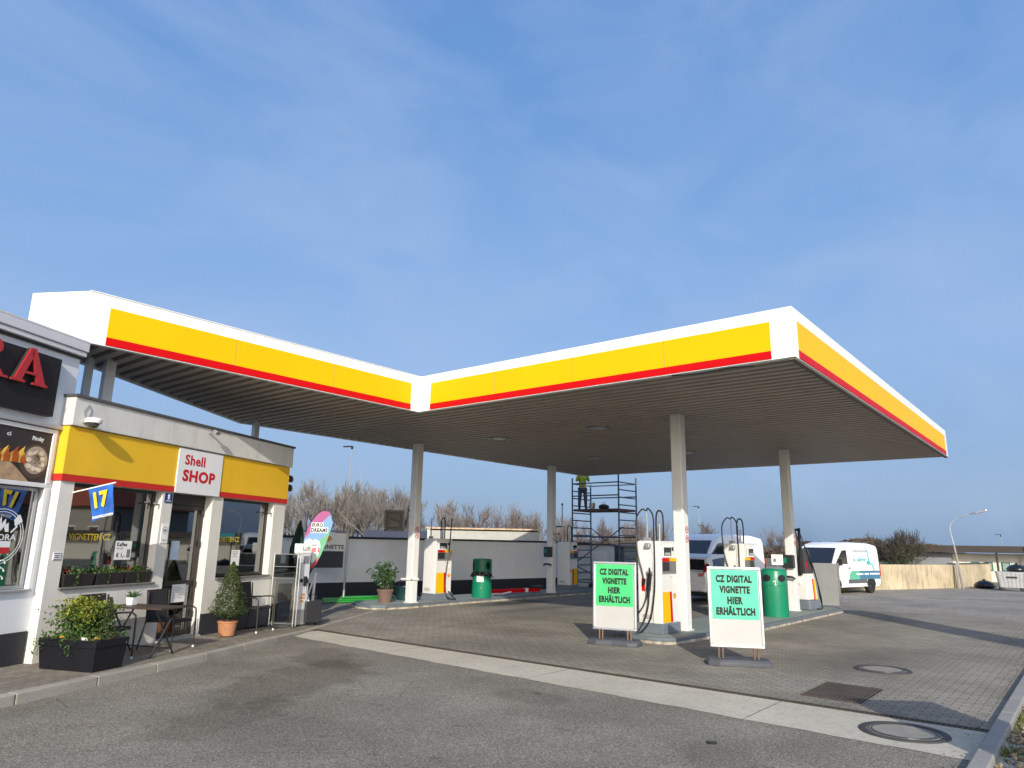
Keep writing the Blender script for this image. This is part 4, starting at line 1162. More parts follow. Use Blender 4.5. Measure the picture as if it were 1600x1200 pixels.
# air tower
t = thing('air_tower', 'slim silver tyre air tower with white header reading Luft', 'air pump', tuple(SW(2.71, -.38, .06)), SA - R(22))
MB().box(-.13, .13, -.11, .11, .30, 1.46).build('body', M('silver_panel', (0.62, 0.64, 0.68), .35, met=.3, var=.05), t, bevel=.01)
MB().box(-.133, .133, -.115, .115, 0, .298).build('base', GREYM, t, bevel=.008)
hd = MB().box(-.14, .14, -.12, .12, 1.462, 1.66).build('header', WHITE, t, bevel=.012)
text('lettering', 'Luft', -.09, .10, 1.51, 1.61, M('grey_ink', (.2, .2, .22), .6), hd, y=-.1205, bold=.02)
MB().box(-.05, .10, -.114, -.1105, 1.24, 1.40).build('gauge_panel', M('gauge', (0.15, 0.16, 0.18), .3), t)
m_ = MB(); m_.box(-.10, -.045, -.15, -.111, .86, .93); m_.box(-.01, .05, -.16, -.111, .78, .98); m_.box(.06, .10, -.14, -.111, .84, .92); m_.build('nozzle_holder', BLK, t, bevel=.006)
m_ = MB(); m_.tube(spline([(.02, -.15, .80), (.05, -.17, .66), (.12, -.18, .5), (.15, -.15, .35), (.14, -.12, .5)]), .009, 6); m_.build('air_hose', ALU, t)
m_ = MB(); m_.mi = 0
m_.box(-.06, .06, -.114, -.1105, .52, .56); m_.box(-.03, .05, -.114, -.1105, .58, .63); m_.box(-.05, .03, -.114, -.1105, .45, .49); m_.build('stickers', M('sticker_orange', (0.55, 0.22, 0.03), .5), t)
MB().box(.132, .19, -.06, .05, 1.22, 1.42).build('side_box', BLK, t, bevel=.01)
# feather flag
def facing(p):                       # yaw so local -y looks roughly at the road side
    return math.atan2(p[1], p[0]) - PI / 2
FPOS = (9.44, 13.70, .03)
t = thing('feather_flag', 'pink, blue and green feather flag reading Euro Dreams beside the air tower', 'flag', FPOS, R(-36))
pole = spline([(.05, .012, 0), (.09, .012, .6), (.115, .012, 1.2), (.05, .012, 1.6), (.04, .012, 1.85), (.15, .012, 2.2), (.30, .012, 2.39), (.42, .012, 2.43)], 6)
MB().tube(pole, .012, 8).build('pole', DARKM, t, smooth=True)
outl = [(.12, .95), (.15, 1.18), (.10, 1.42), (.01, 1.65), (.02, 1.83), (.07, 2.0), (.14, 2.155), (.22, 2.28), (.30, 2.37), (.39, 2.42), (.51, 2.40), (.57, 2.28), (.61, 2.155), (.58, 2.0), (.53, 1.83), (.46, 1.60), (.39, 1.41), (.30, 1.22), (.20, 1.02)]
def clip_band(poly, c0, c1, nx=1.0, nz=1.0):
    def clip(pl, c, keep_above):
        res = []
        for i in range(len(pl)):
            a, b = pl[i], pl[(i + 1) % len(pl)]
            fa = -nx * a[0] + nz * a[1] - c; fb = -nx * b[0] + nz * b[1] - c
            if not keep_above: fa, fb = -fa, -fb
            if fa >= 0: res.append(a)
            if (fa >= 0) != (fb >= 0):
                k_ = fa / (fa - fb); res.append((a[0] + (b[0] - a[0]) * k_, a[1] + (b[1] - a[1]) * k_))
        return res
    return clip(clip(poly, c0, True), c1, False)
cols = [((0.02, 0.02, 0.025), -1, .92), ((0.48, 0.06, 0.08), .92, 1.02), ((0.14, 0.38, 0.24), 1.02, 1.42), ((0.17, 0.32, 0.60), 1.42, 1.785), ((0.36, 0.09, 0.25), 1.785, 3)]
for c_, a, b in cols:
    pl = clip_band(outl, a, b)
    if len(pl) > 2: MB().prism(pl, -.006, .0, 'y').build('cloth', M('flag_cloth', c_, .7, var=.08, vs=4), t)
m_ = MB()
hx, hz = .19, 1.60
m_.prism([(hx - .10, hz - .06), (hx - .165, hz + .05), (hx - .15, hz + .16), (hx - .05, hz + .20), (hx + .01, hz + .15), (hx + .07, hz + .19), (hx + .16, hz + .14), (hx + .19, hz + .03), (hx + .16, hz - .13), (hx + .09, hz - .28), (hx + .03, hz - .34), (hx - .03, hz - .2)], -.0085, -.0062, 'y')
m_.build('heart', WHI, t)
m_ = MB(); m_.box(.15, .41, -.0085, -.0062, 2.05, 2.155); m_.box(.14, .52, -.0085, -.0062, 1.93, 2.048); m_.build('text_backing', WHI, t)
text('lettering', 'EURO', .165, .40, 2.06, 2.145, INK, t, y=-.009, bold=.05)
text('lettering', 'DREAMS', .15, .51, 1.94, 2.035, INK, t, y=-.009, bold=.05)
text('lettering', 'GEWINNE', .08, .30, 1.635, 1.68, INK, t, y=-.009, bold=.03)
text('lettering', '20.000 €', .07, .37, 1.50, 1.61, REDI, t, y=-.009, bold=.06)
m_ = MB(); m_.lathe([(.19, 0), (.19, .05), (.05, .07), (.03, .14), (.001, .14)], 20); m_.build('foot', BLK, t)
# closed parasol, sign on posts
t = thing('closed_parasol', 'closed dark green parasol standing behind the metal rack', 'parasol', (9.95, 14.62, .03))
MB().tube([(0, 0, 0), (0, 0, 2.22)], .022, 8).build('pole', DARKM, t)
m_ = MB()
rings = []
for z, r_ in ((2.2, .02), (2.0, .07), (1.6, .15), (1.2, .20), (.95, .21), (.93, .15)):
    rings.append([(r_ * (1 + .22 * math.cos(8 * a)) * math.cos(a), r_ * (1 + .22 * math.cos(8 * a)) * math.sin(a), z) for a in [2 * PI * i / 48 for i in range(48)]])
m_.loft(rings); m_.build('cloth', M('dark_green_cloth', (0.008, 0.032, 0.022), .8, var=.15), t, smooth=True)
MB().lathe([(.24, 0), (.24, .06), (.06, .09), (.05, .2), (.001, .2)], 20).build('base', CONC, t)
PECT = M('logo_yellow', (0.80, 0.50, 0.01), .4)
def pecten(parent, cx, cz, r, y):
    def shp(s_):
        pts = []
        for i in range(15):
            a = R(-20) + R(220) * i / 14
            rr = s_ * (1 + (.05 if i % 2 else 0))
            pts.append((cx + rr * math.cos(a), cz + rr * .92 * math.sin(a) + .05 * r))
        pts += [(cx - s_ * .42, cz - s_ * .62), (cx - s_ * .42, cz - s_ * .85), (cx + s_ * .42, cz - s_ * .85), (cx + s_ * .42, cz - s_ * .62)]
        return pts
    o = MB().prism(shp(r), y - .003, y, 'y').build('shell_emblem', REDI, parent)
    o2 = MB().prism(shp(r * .82), y - .0045, y - .0032, 'y').build('emblem_inner', PECT, parent)
    m_ = MB()
    for i in range(-3, 4):
        a = R(90) + i * R(24)
        x1_, z1_ = cx + r * .74 * math.cos(a), cz + r * .7 * math.sin(a)
        x0_, z0_ = cx + i * r * .06, cz - r * .62
        m_.prism([(x0_ - r * .015, z0_), (x0_ + r * .015, z0_), (x1_ + r * .03, z1_), (x1_ - r * .03, z1_)], y - .0055, y - .0046, 'y')
    m_.build('emblem_ribs', REDI, parent)
t = thing('vignette_sign', 'white sign on grey posts reading CZ-Vignette before the yard wall', 'sign', (13.10, 17.95, .02), R(-24))
for x in (0.70, -.75):
    MB().tube([(x, 0, 0), (x, 0, 2.08)], .035, 10).build('post', GREYM, t)
MB().tube([(-.75, 0, 2.05), (.70, 0, 2.05)], .03, 8).build('top_rail', GREYM, t)
pn = MB().box(-.71, .66, -.03, 0, 1.48, 1.99).build('panel', WHITE, t)
pecten(pn, .12, 1.82, .09, -.031)
text('lettering', 'CZ-VIGNETTE', -.50, .60, 1.53, 1.65, INK, pn, y=-.031, bold=.03)
MB().box(-.55, .60, -.035, 0, .98, 1.46).build('lower_panel', M('navy_board', (0.015, 0.02, 0.04), .5), t)
t = thing('white_trestle', 'white slanted trestle leg stand behind the feather flag', 'stand', (9.95, 13.95, .03), R(-36))
MB().tube([(.02, 0, 0), (.05, 0, 1.05)], .03, 8).build('upright', WHI, t); MB().tube([(-.22, 0, .05), (.03, 0, .95)], .022, 8).build('brace', WHI, t)
t = thing('black_case', 'black wheeled case standing at the foot of the feather flag', 'case', (9.42, 13.15, .03), R(-20))
MB().box(-.17, .17, -.12, .12, .06, .50).build('body', BLK, t, bevel=.02); MB().tube([(-.1, .1, .5), (-.1, .1, .62), (.1, .1, .62), (.1, .1, .5)], .01, 6).build('handle', BLK, t)
for x in (-.12, .12): MB().tube([(x - .02, .1, .05), (x + .02, .1, .05)], .05, 12).build('wheel', RUB, t)

# ================================================================== FUEL PUMPS
PUMPW = M('pump_white', (0.69, 0.69, 0.67), 0.42, var=0.03, vs=1.5, dirt=0.08)
SCREEN = M('dark_display', (0.02, 0.022, 0.025), 0.15, var=.05, coat=.4)
HOSEBK = M('fuel_hose', (0.010, 0.010, 0.011), 0.4, var=.1)
LCD = M('lcd_grey', (0.38, 0.40, 0.38), .3)
def pump(label, x, y, rz=0.0, end_gear=True, mirror=False, side_hose=False):
    t = thing('fuel_pump', label, 'fuel pump', (x, y, .121), rz, 'white fuel pumps under the canopy')
    L2, W2 = .345, .25
    sg_ = -1 if mirror else 1
    MB().box(-L2 - .04, L2 + .03, -W2 - .05, W2 + .05, 0, .19).build('plinth', BLUEG, t, bevel=.01)
    cb = MB()
    cb.box(-L2, -L2 + .045, -W2 - .012, W2 + .012, .19, 1.775)
    cb.box(-L2 + .047, L2, -W2, W2, .19, 1.765)
    cb.box(-L2 + .02, L2 - .02, -W2 + .02, W2 - .02, 1.766, 1.79)
    cab = cb.build('cabinet', PUMPW, t, bevel=.008)
    for sd in (-1, 1):
        Tm = None if sd == -1 else Matrix.Rotation(PI, 4, 'Z')
        def bb(x0, x1, y0, y1, z0, z1, name, mt, par, bv=0):
            m_ = MB(); m_.T = Tm
            if mirror: x0, x1 = -x1, -x0
            m_.box(x0, x1, y0, y1, z0, z1)
            return m_.build(name, mt, par, bevel=bv)
        yf = -W2 if sd == -1 else -W2
        off = -.014 if (sd == 1 or mirror) else 0
        fr = bb(-.265, .165, yf - .022 + off, yf - .002 + off, 1.46, 1.70, 'display', WHITE, t, .008)
        bb(-.22, .10, yf - .026 + off, yf - .0225 + off, 1.50, 1.665, 'screen', SCREEN, fr)
        bb(-.19, .05, yf - .029 + off, yf - .0265 + off, 1.515, 1.56, 'price_window', LCD, fr)
        bb(-.275, .0, yf - .030 + off, yf - .002 + off, 1.385, 1.45, 'red_tab', RED, t, .004)
        bb(.005, .325, yf - .030 + off, yf - .002 + off, 1.385, 1.45, 'yellow_tab', YEL, t, .004)
        bb(-.275, .325, yf - .012 + off, yf - .002 + off, 1.17, 1.38, 'nozzle_recess', M('recess_grey', (0.16, 0.16, 0.16), .5), t)
        bb(-.275, .02, yf - .018 + off, yf - .0125 + off, 1.20, 1.37, 'painted_recess_shade', DARKM, t, .004)  # dark plate stands in for the shade inside the nozzle recess
        bb(-.275, .325, yf - .016 + off, yf - .002 + off, 1.145, 1.168, 'trim', GREYM, t)
        m_ = MB(); m_.T = Tm
        s_ = -1 if mirror else 1
        m_.prism([(s_ * -.296, .205), (s_ * .035, .205), (s_ * .01, .79), (s_ * -.296, .79)], yf - .008 + off, yf - .002 + off, 'y'); m_.build('yellow_panel', YEL, t)
        m_ = MB(); m_.T = Tm
        m_.prism([(s_ * .037, .205), (s_ * .13, .205), (s_ * .10, .79), (s_ * .012, .79)], yf - .008 + off, yf - .002 + off, 'y'); m_.build('red_stripe', RED, t)
        if sd == -1: pecten(t, s_ * .235, .70, .058, yf - .004 + off)
    xe = -L2 if not mirror else -L2
    MB().box(-L2 - .012, -L2 - .001, -.07, .24, .95, 1.72).build('end_panel', PUMPW, t, bevel=.004)
    MB().box(-L2 - .010, -L2 - .001, -.07, .24, .24, .93).build('end_panel', PUMPW, t, bevel=.004)
    MB().box(-L2 - .03, -L2 - .001, -.262, -.08, .19, 1.775).build('corner_post', PUMPW, t, bevel=.012)
    m_ = MB()
    for i in range(4): m_.box(-L2 - .0125, -L2 - .0105, -.05, .03, .27 + i * .022, .278 + i * .022); m_.box(-L2 - .0125, -L2 - .0105, .04, .17, .27 + i * .022, .278 + i * .022)
    m_.build('vent_slots', INK, t)
    # hose masts on top
    m_ = MB(); m_.tube([(-.28, .06, 1.77), (-.28, .06, 2.40)], .016, 8); m_.box(-.32, -.24, .0, .12, 1.785, 1.86); m_.build('hose_mast', GREYM, t)
    m_ = MB(); m_.tube([(.18, .02, 1.77), (.18, .02, 2.15)], .025, 8); m_.build('hose_mast', GREYM, t)
    loop2 = spline([(.18, .09, 1.78), (.18, .10, 2.15), (.18, .08, 2.36), (.18, .02, 2.42), (.18, -.05, 2.36), (.18, -.07, 2.15), (.18, -.06, 1.78)], 6)
    MB().tube(loop2, .018, 8).build('hose', HOSEBK, t, smooth=True)
    if end_gear:
        nz = MB(); nz.obox((-L2 - .06, -.02, .98), (.06, .075, .34), rx=.12); nz.obox((-L2 - .10, -.02, .80), (.05, .05, .20), ry=.15)
        nz.tube(spline([(-L2 - .06, -.02, 1.10), (-L2 - .07, -.05, 1.20), (-L2 - .06, -.03, 1.26)]), .016, 8)
        nz.build('nozzle', BLK, t, bevel=.012)
        MB().box(-L2 - .022, -L2 - .012, .10, .17, .80, 1.05).build('red_label', RED, t)
        MB().box(-L2 - .05, -L2 - .012, -.10, .05, 1.12, 1.19).build('nozzle_boot', GREYM, t, bevel=.01)
        MB().obox((-L2 - .05, .0, 1.69), (.09, .12, .10), ry=.4).build('swivel', GREYM, t, bevel=.02)
        h1 = spline([(-.30, .06, 2.40), (-.33, .0, 2.44), (-.36, -.12, 2.28), (-.38, -.14, 1.9), (-.40, -.15, 1.2), (-.42, -.13, .7), (-.47, -.05, .25), (-.62, .12, .0), (-.75, .30, -.09), (-.70, .22, -.08), (-.5, .08, .2), (-.44, .0, .5), (-.43, -.02, .72)], 8)
        MB().tube(h1, .015, 8).build('hose', HOSEBK, t, smooth=True)
        h2 = spline([(-.30, .08, 2.40), (-.32, .16, 2.42), (-.36, .27, 2.22), (-.38, .26, 1.8), (-.40, .22, 1.5), (-.40, .14, 1.2), (-.40, .10, 1.02)], 8)
        MB().tube(h2, .015, 8).build('hose', HOSEBK, t, smooth=True)
        MB().obox((-L2 - .055, .10, .98), (.05, .05, .12), rx=.2).build('hose_coupling', BLK, t, bevel=.01)
        h3 = spline([(-.43, .02, .72), (-.46, .10, .5), (-.50, .26, .32), (-.54, .40, .22), (-.52, .42, .30)], 6)
        MB().tube(h3, .014, 8).build('hose', HOSEBK, t, smooth=True)
    MB().box(.08, .10, -W2 - .006, -W2 - .0005, 1.07, 1.09).build('lock', INK, t)
    MB().box(.20, .29, -W2 - .006, -W2 - .0005, .93, 1.04).build('sticker', PAPER, t)
    MB().box(.12, .19, -W2 - .033, -W2 - .0225, 1.60, 1.67).build('keypad', DARKM, t)
    if side_hose:
        h = spline([(.30, -.20, 1.78), (.30, -.22, 2.2), (.29, -.25, 2.38), (.25, -.28, 2.36), (.22, -.29, 2.1), (.17, -.30, 1.5), (.06, -.30, .8), (.05, -.30, .4), (.08, -.36, .1), (.25, -.45, .02), (.40, -.42, .02), (.34, -.33, .10), (.20, -.29, .25)], 8)
        MB().tube(h, .018, 8).build('hose', HOSEBK, t, smooth=True)
    return t
pump('white fuel pump with hanging hoses beside the left green sign', 13.45, 7.08)
pump('white fuel pump with one long looped hose on the back island', 15.62, 15.63, end_gear=False, side_hose=True)
pump('white fuel pump behind the right green sign and in front of the vans', 17.90, 7.10, mirror=True)
pump('small shaded fuel pump beyond the back column, below the scaffold', 23.0, 15.95, rz=R(8), end_gear=False, mirror=True)
# gas dispenser at the far end of the near island
t = thing('gas_dispenser', 'dark leaning gas dispenser with orange striped base at far end of near island', 'fuel pump', (21.75, 6.78, .121), R(-8))
MB().prism([(-.36, -.34), (.34, -.34), (.40, -.1), (.40, .34), (-.36, .34)], 0, .26, 'z').build('plinth', BLUEG, t, bevel=.03)
m_ = MB(); m_.prism([(-.34, .265), (.30, .265), (.18, 1.0), (-.30, 1.0)], -.30, .30, 'y'); m_.build('lower_body', PUMPW, t, bevel=.04, seg=3)
m_ = MB(); m_.prism([(-.30, 1.005), (.18, 1.005), (.02, 1.62), (-.06, 1.68), (-.34, 1.68)], -.27, .27, 'y'); m_.build('upper_body', M('charcoal_panel', (0.05, 0.052, 0.058), .4, var=.1), t, bevel=.02)
m_ = MB(); m_.prism([(.10, .27), (.20, .27), (.13, .85), (.03, .85)], -.304, -.298, 'y'); m_.build('orange_stripe', YEL, t)
m_ = MB(); m_.prism([(.04, .27), (.095, .27), (.025, .85), (-.03, .85)], -.304, -.298, 'y'); m_.build('red_stripe', RED, t)
m_ = MB(); m_.prism([(-.22, 1.12), (-.14, 1.12), (-.20, 1.32), (-.28, 1.32)], -.275, -.268, 'y'); m_.build('red_mark', RED, t)
for yy_ in (-.18, .10):
    m_ = MB(); m_.box(-.34, -.28, yy_, yy_ + .06, 1.0, 2.28); m_.build('mast', BLK, t, bevel=.01)
MB().box(-.35, -.27, -.18, .16, 2.20, 2.26).build('mast_bar', BLK, t)
for dy in (0, .12):
    MB().tube(spline([(-.30, -.15 + dy, 2.2), (-.24, -.26 + dy, 1.75), (-.05, -.34 + dy * .3, 1.3), (.16, -.36, .8), (.32, -.37 + dy * .3, .35), (.38, -.36, .10), (.25, -.40, .02), (.05, -.38, .03)], 6), .017, 8).build('hose', HOSEBK, t, smooth=True)
MB().box(-.42, -.345, -.2, .1, .95, 1.5).build('nozzle_holder', BLK, t, bevel=.02)
MB().box(-.40, -.34, -.12, .10, .72, .92).build('notice', PAPER, t)
t = thing('metal_shield', 'grey sheet metal shield standing at the far end of near island', 'panel', (22.95, 6.55, .121), 0)
MB().box(-.02, .02, -.45, .45, .06, 1.28).build('sheet', M('dull_grey_sheet', (0.27, 0.28, 0.28), .55, var=.08, dirt=.2), t, bevel=.008)
for y0_, y1_ in ((-.48, -.452), (.452, .48)): MB().box(-.03, .03, y0_, y1_, 0, 1.30).build('frame_post', GREYM, t)
# boxes on the columns
for (x, y, z, lab) in ((20.745, 6.80, 1.47, 'dark dispenser box with green sticker on the right column'), (20.895, 15.32, 1.55, 'dark dispenser box on the back column')):
    t = thing('wipe_dispenser', lab, 'dispenser', (x, y, z))
    MB().box(-.09, .025, -.17, .17, -.19, .17).build('housing', M('dark_box', (0.02, 0.025, 0.03), .4), t, bevel=.025)
    MB().box(-.095, -.091, .03, .12, -.06, .09).build('sticker', BINGR, t)
    MB().tube(spline([(-.06, -.17, -.48), (-.09, -.1, -.44), (-.10, .0, -.43), (-.09, .1, -.44), (-.06, .17, -.48)]), .03, 8).build('holder_ring', BLK, t)
t = thing('notched_frame', 'square dark board with notched edge hanging left of the back left column', 'board', (14.02, 15.92, 2.40), R(42))
MB().box(-.014, .02, -.26, .24, -.26, .26).build('backing', BLK, t)
MB().box(-.022, -.0145, -.17, .15, -.18, .18).build('board', M('olive_board', (0.10, 0.10, 0.075), .6, var=.3), t)
m_ = MB()
for i in range(9):
    y = -.28 + i * .063
    m_.box(-.03, .03, y, y + .04, .26, .31); m_.box(-.03, .03, y, y + .04, -.31, -.26)
    m_.box(-.03, .03, .24, .29, y, y + .04); m_.box(-.03, .03, -.31, -.26, y, y + .04)
m_.prism([(-.17, -.08), (.15, .04), (.15, .12), (-.17, .02)], -.028, -.0225, 'x')
m_.build('notched_edge', BLK, t)
MB().tube([(.03, -.3, 0), (.03, -.32, 0)], .02, 6).build('bracket', GREYM, t)
t = thing('column_guard', 'white clip bracket around the back left column at hip height', 'bracket', (14.25, 15.28, .74), 0)
m_ = MB(); m_.box(-.16, .16, -.16, -.128, 0, .05); m_.box(-.16, -.128, -.16, .30, 0, .05); m_.box(.128, .16, -.16, .1, 0, .05); m_.build('clip', WHITE, t, bevel=.006)

# ================================================================== POSTER STANDS
def poster_stand(label, c, yaw, green, lines):
    """local -y faces the road"""
    t = thing('poster_stand', label, 'advertising sign', (c[0], c[1], .005), yaw, 'green poster stands before the pumps')
    b = MB()
    outl = [(-.47, -.20), (-.30, -.26), (0, -.22), (.30, -.26), (.47, -.20), (.50, -.05), (.50, .05), (.47, .20), (.30, .26), (0, .22), (-.30, .26), (-.47, .20), (-.50, .05), (-.50, -.05)]
    r0 = [(x, y, 0) for x, y in outl]; r1 = [(x, y, .055) for x, y in outl]; r2 = [(x * .93, y * .86, .095) for x, y in outl]
    b.loft([r0, r1, r2]); b.build('rubber_base', PGREY, t, bevel=.006)
    for x in (-.26, .28):
        m_ = MB(); m_.tube([(x - .03, -.02, .09), (x - .03, -.02, .26)], .017, 8); m_.tube([(x + .03, -.02, .09), (x + .03, -.02, .26)], .017, 8); m_.build('spring_leg', M('rusty_spring', (0.20, 0.13, 0.09), .6, met=.4, var=.2), t)
    tilt = Matrix.Translation((0, 0, .25)) @ Matrix.Rotation(R(-2.5), 4, 'X')
    H, W = 1.245, .84
    w = .045
    m_ = MB(); m_.T = tilt
    m_.box(-W / 2, W / 2, -.035, .035, 0, w); m_.box(-W / 2, W / 2, -.035, .035, H - w, H); m_.box(-W / 2, -W / 2 + w, -.035, .035, w, H - w); m_.box(W / 2 - w, W / 2, -.035, .035, w, H - w)
    m_.build('frame', ALU, t, bevel=.012)
    m_ = MB(); m_.T = tilt; m_.box(-W / 2 + w, W / 2 - w, -.02, .02, w, H - w)
    m_.build('white_board', M('poster_white', (0.42, 0.42, 0.415), .6, var=.04, vs=3), t)
    # slightly wavy green sheet
    zb_, zt_ = .43, H - w - .005
    nx, nz = 14, 18
    vs = []
    for j in range(nz + 1):
        for i in range(nx + 1):
            x = -W / 2 + w + .012 + (W - 2 * w - .024) * i / nx; z = zb_ + (zt_ - zb_) * j / nz
            vs.append(tuple(tilt @ Vector((x, -.0235 - .0018 * math.sin(x * 19 + z * 11) - .0012 * math.sin(z * 31 - x * 7), z))))
    m_ = MB(); m_.add(vs, [(j * (nx + 1) + i, j * (nx + 1) + i + 1, (j + 1) * (nx + 1) + i + 1, (j + 1) * (nx + 1) + i) for j in range(nz) for i in range(nx)])
    sh = m_.build('green_sheet', green, t, smooth='all')
    for k_, (s_, a, b_) in enumerate(lines):
        z1 = 1.115 - k_ * .168
        text('lettering', s_, a, b_, z1 - .118, z1 + (.026 if k_ == 3 else 0), INK, sh, y=-.0285, bold=.058, extr=.003, T=tilt)
    return t
LN = [('CZ DIGITAL', -.285, .275), ('VIGNETTE', -.235, .235), ('HIER', -.12, .12), ('ERHÄLTLICH', -.30, .30)]
poster_stand('poster stand with bright green sheet, the left and farther of two', (11.93, 7.20), R(-74), GRN1, LN)
poster_stand('poster stand with mint green sheet, the right and nearer of two', (11.38, 4.62), R(-62), GRN2, LN)

# ================================================================== BINS, POTS, LOOSE THINGS
t = thing('litter_bin', 'round green litter bin with two holes under a white notice on near island', 'litter bin', (18.75, 6.55, .121), R(-70))
m_ = MB(); m_.lathe([(.315, 0), (.32, .02), (.30, .76)], 36); m_.build('body', BINGR, t, smooth=True)
m_ = MB(); m_.lathe([(.305, .765), (.31, 1.12), (.28, 1.16), (.22, 1.18), (.001, 1.185)], 36); m_.build('hood', BINGR, t, smooth=True)
for a in (R(-90 - 36), R(-90 + 36)):
    m_ = MB(); m_.T = Matrix.Rotation(a, 4, 'Z')
    m_.prism(circ(0, .95, .105, 20, .085), .295, .316, 'x'); m_.build('opening', BLK, t)
m_ = MB()
m_.tube([(.0 + .028 * math.cos(b), -.315, .86 + .022 * math.sin(b)) for b in [R(200 - i * 30) for i in range(9)]], .010, 5); m_.box(.0, .045, -.322, -.312, .775, .80); m_.tube([(.02, -.315, .845), (.02, -.315, .79)], .010, 5)
m_.build('white_mark', WHI, t)
t = thing('notice_board', 'small white notice on short post just behind the green litter bin', 'notice', (19.02, 6.53, .121), R(-68))
MB().tube([(0, 0, 0), (0, 0, 1.45)], .015, 6).build('post', GREYM, t)
nb = MB().box(-.14, .14, -.02, -.005, 1.27, 1.53).build('panel', PAPER, t)
m_ = MB(); m_.box(-.12, .12, -.0225, -.0205, 1.485, 1.497); m_.box(-.10, .10, -.0225, -.0205, 1.45, 1.457); m_.box(-.10, -.03, -.0225, -.0205, 1.34, 1.43); m_.box(0, .10, -.0225, -.0205, 1.41, 1.417); m_.box(0, .08, -.0225, -.0205, 1.37, 1.377); m_.box(-.10, .10, -.0225, -.0205, 1.30, 1.307)
m_.build('print', M('grey_print3', (0.15, 0.13, 0.13), .8), nb)
t = thing('litter_bin', 'round green litter bin with torn dark liner hanging out on back island', 'litter bin', (17.35, 15.35, .121), R(-55))
m_ = MB(); m_.lathe([(.315, 0), (.32, .02), (.30, .68)], 36); m_.build('body', BINGR, t, smooth=True)
m_ = MB()
rr = []
N_ = 48
for z, r_ in ((.66, .31), (.72, .30), (.80, .285)):
    rr.append([((r_ + .02 * math.sin(k_ * 1.7 + z * 20)) * math.cos(2 * PI * k_ / N_), (r_ + .02 * math.sin(k_ * 1.7)) * math.sin(2 * PI * k_ / N_), z) for k_ in range(N_)])
low = [((.34 + .05 * math.sin(k_ * 1.3)) * math.cos(2 * PI * k_ / N_), (.34 + .05 * math.sin(k_ * 1.3)) * math.sin(2 * PI * k_ / N_), .60 + (.16 if 16 < (k_ * 7) % 48 else .0) * random.random() + (.10 if 30 < k_ < 40 else 0)) for k_ in range(N_)]
m_.loft([low] + rr, cap=False); m_.build('liner', M('black_liner', (0.012, 0.014, 0.014), .35, var=.2), t, smooth=True)
hd = MB()
NN = 40; rows = [.80, .86, .92, .98, 1.04, 1.10, 1.17]
vs = []; fs = []
for z in rows:
    for k_ in range(NN): vs.append((.305 * math.cos(2 * PI * k_ / NN), .305 * math.sin(2 * PI * k_ / NN), z))
for j in range(len(rows) - 1):
    for k_ in range(NN):
        an = (k_ + .5) / NN * 360; dz = (rows[j] + rows[j + 1]) / 2
        hole = any(min(abs(an - c), 360 - abs(an - c)) < 24 - abs(dz - .98) * 190 for c in (205, 315))
        if not hole: fs.append((j * NN + k_, j * NN + (k_ + 1) % NN, (j + 1) * NN + (k_ + 1) % NN, (j + 1) * NN + k_))
hd.add(vs, fs); hd.lathe([(.305, 1.17), (.27, 1.195), (.001, 1.20)], NN); hd.build('hood', BINDK, t)
MB().obox((-.02, -.318, .58), (.22, .008, .18), rx=.05).build('notice', PAPER, t)
MB().lathe([(.03, 0), (.03, .008), (.001, .009)], 12, (-.0, -.318, .30)).build('lock', WHI, t)
t = thing('potted_laurel', 'leafy laurel shrub in brown round pot at the nose of back island', 'potted plant', (13.72, 15.78, .121))
m_ = MB(); m_.lathe([(.17, 0), (.22, .30), (.235, .30), (.235, .36), (.20, .36), (.19, .32), (.001, .31)], 28); m_.build('pot', M('brown_pot', (0.16, 0.10, 0.08), .8, var=.15), t, smooth=True)
m_ = MB(); lf = MB()
for i in range(15):
    a = random.uniform(0, 2 * PI); L_ = random.uniform(.35, .85); lean = random.uniform(.05, .42) * (1.25 - L_)
    p1 = Vector((.06 * math.cos(a), .06 * math.sin(a), .3)); p2 = p1 + Vector((math.cos(a) * lean, math.sin(a) * lean, L_ * .6)); p3 = p2 + Vector((math.cos(a) * lean * .7, math.sin(a) * lean * .7, L_ * .4))
    m_.tube([p1, p2, p3], [.012, .008, .004], 5)
    for j in range(60):
        f = random.uniform(.2, 1.0); b = p1.lerp(p2, f * 2) if f < .5 else p2.lerp(p3, f * 2 - 1)
        leaves(lf, 1, lambda: (tuple(b + Vector((random.gauss(0, .045), random.gauss(0, .045), random.gauss(.0, .045)))), Vector((0, 0, .5))), .046)
m_.build('stems', BARK, t); lf.build('leaves', LEAF_M, t)
t = thing('dark_tub', 'low dark teal tub tucked behind the back left column', 'tub', (14.75, 16.1, .121))
m_ = MB(); m_.lathe([(.22, 0), (.28, .36), (.30, .38), (.26, .38), (.2, .05), (.001, .04)], 24); m_.build('tub', M('teal_dark', (0.012, 0.05, 0.055), .45, var=.2), t, smooth=True)
MB().tube(spline([(-.26, 0, .36), (-.2, 0, .55), (0, 0, .62), (.2, 0, .55), (.26, 0, .36)]), .01, 6).build('handle', BLK, t)
GRB = M('bright_green_board', (0.02, 0.30, 0.035), .35, var=.15, coat=.3)
for i, (x0, y0_, L_, ang, z, lab) in enumerate(((13.1, 17.75, 2.6, -6, .04, 'bottom bright green board of the pile along the yard wall'), (13.2, 17.95, 2.2, -10, .09, 'middle bright green board of the pile along the yard wall'), (13.6, 17.6, 1.7, -2, .14, 'topmost bright green board of the pile along the yard wall'))):
    a = R(ang - 18)
    o = MB().box(0, L_, -.12 + .03 * i, .12 - .02 * i, 0, .03).build('green_board', GRB, bevel=.01); o.location = (x0, y0_, z); o.rotation_euler = (R(10), 0, a)
    tag(o, lab, 'board', 'green boards by the yard wall')
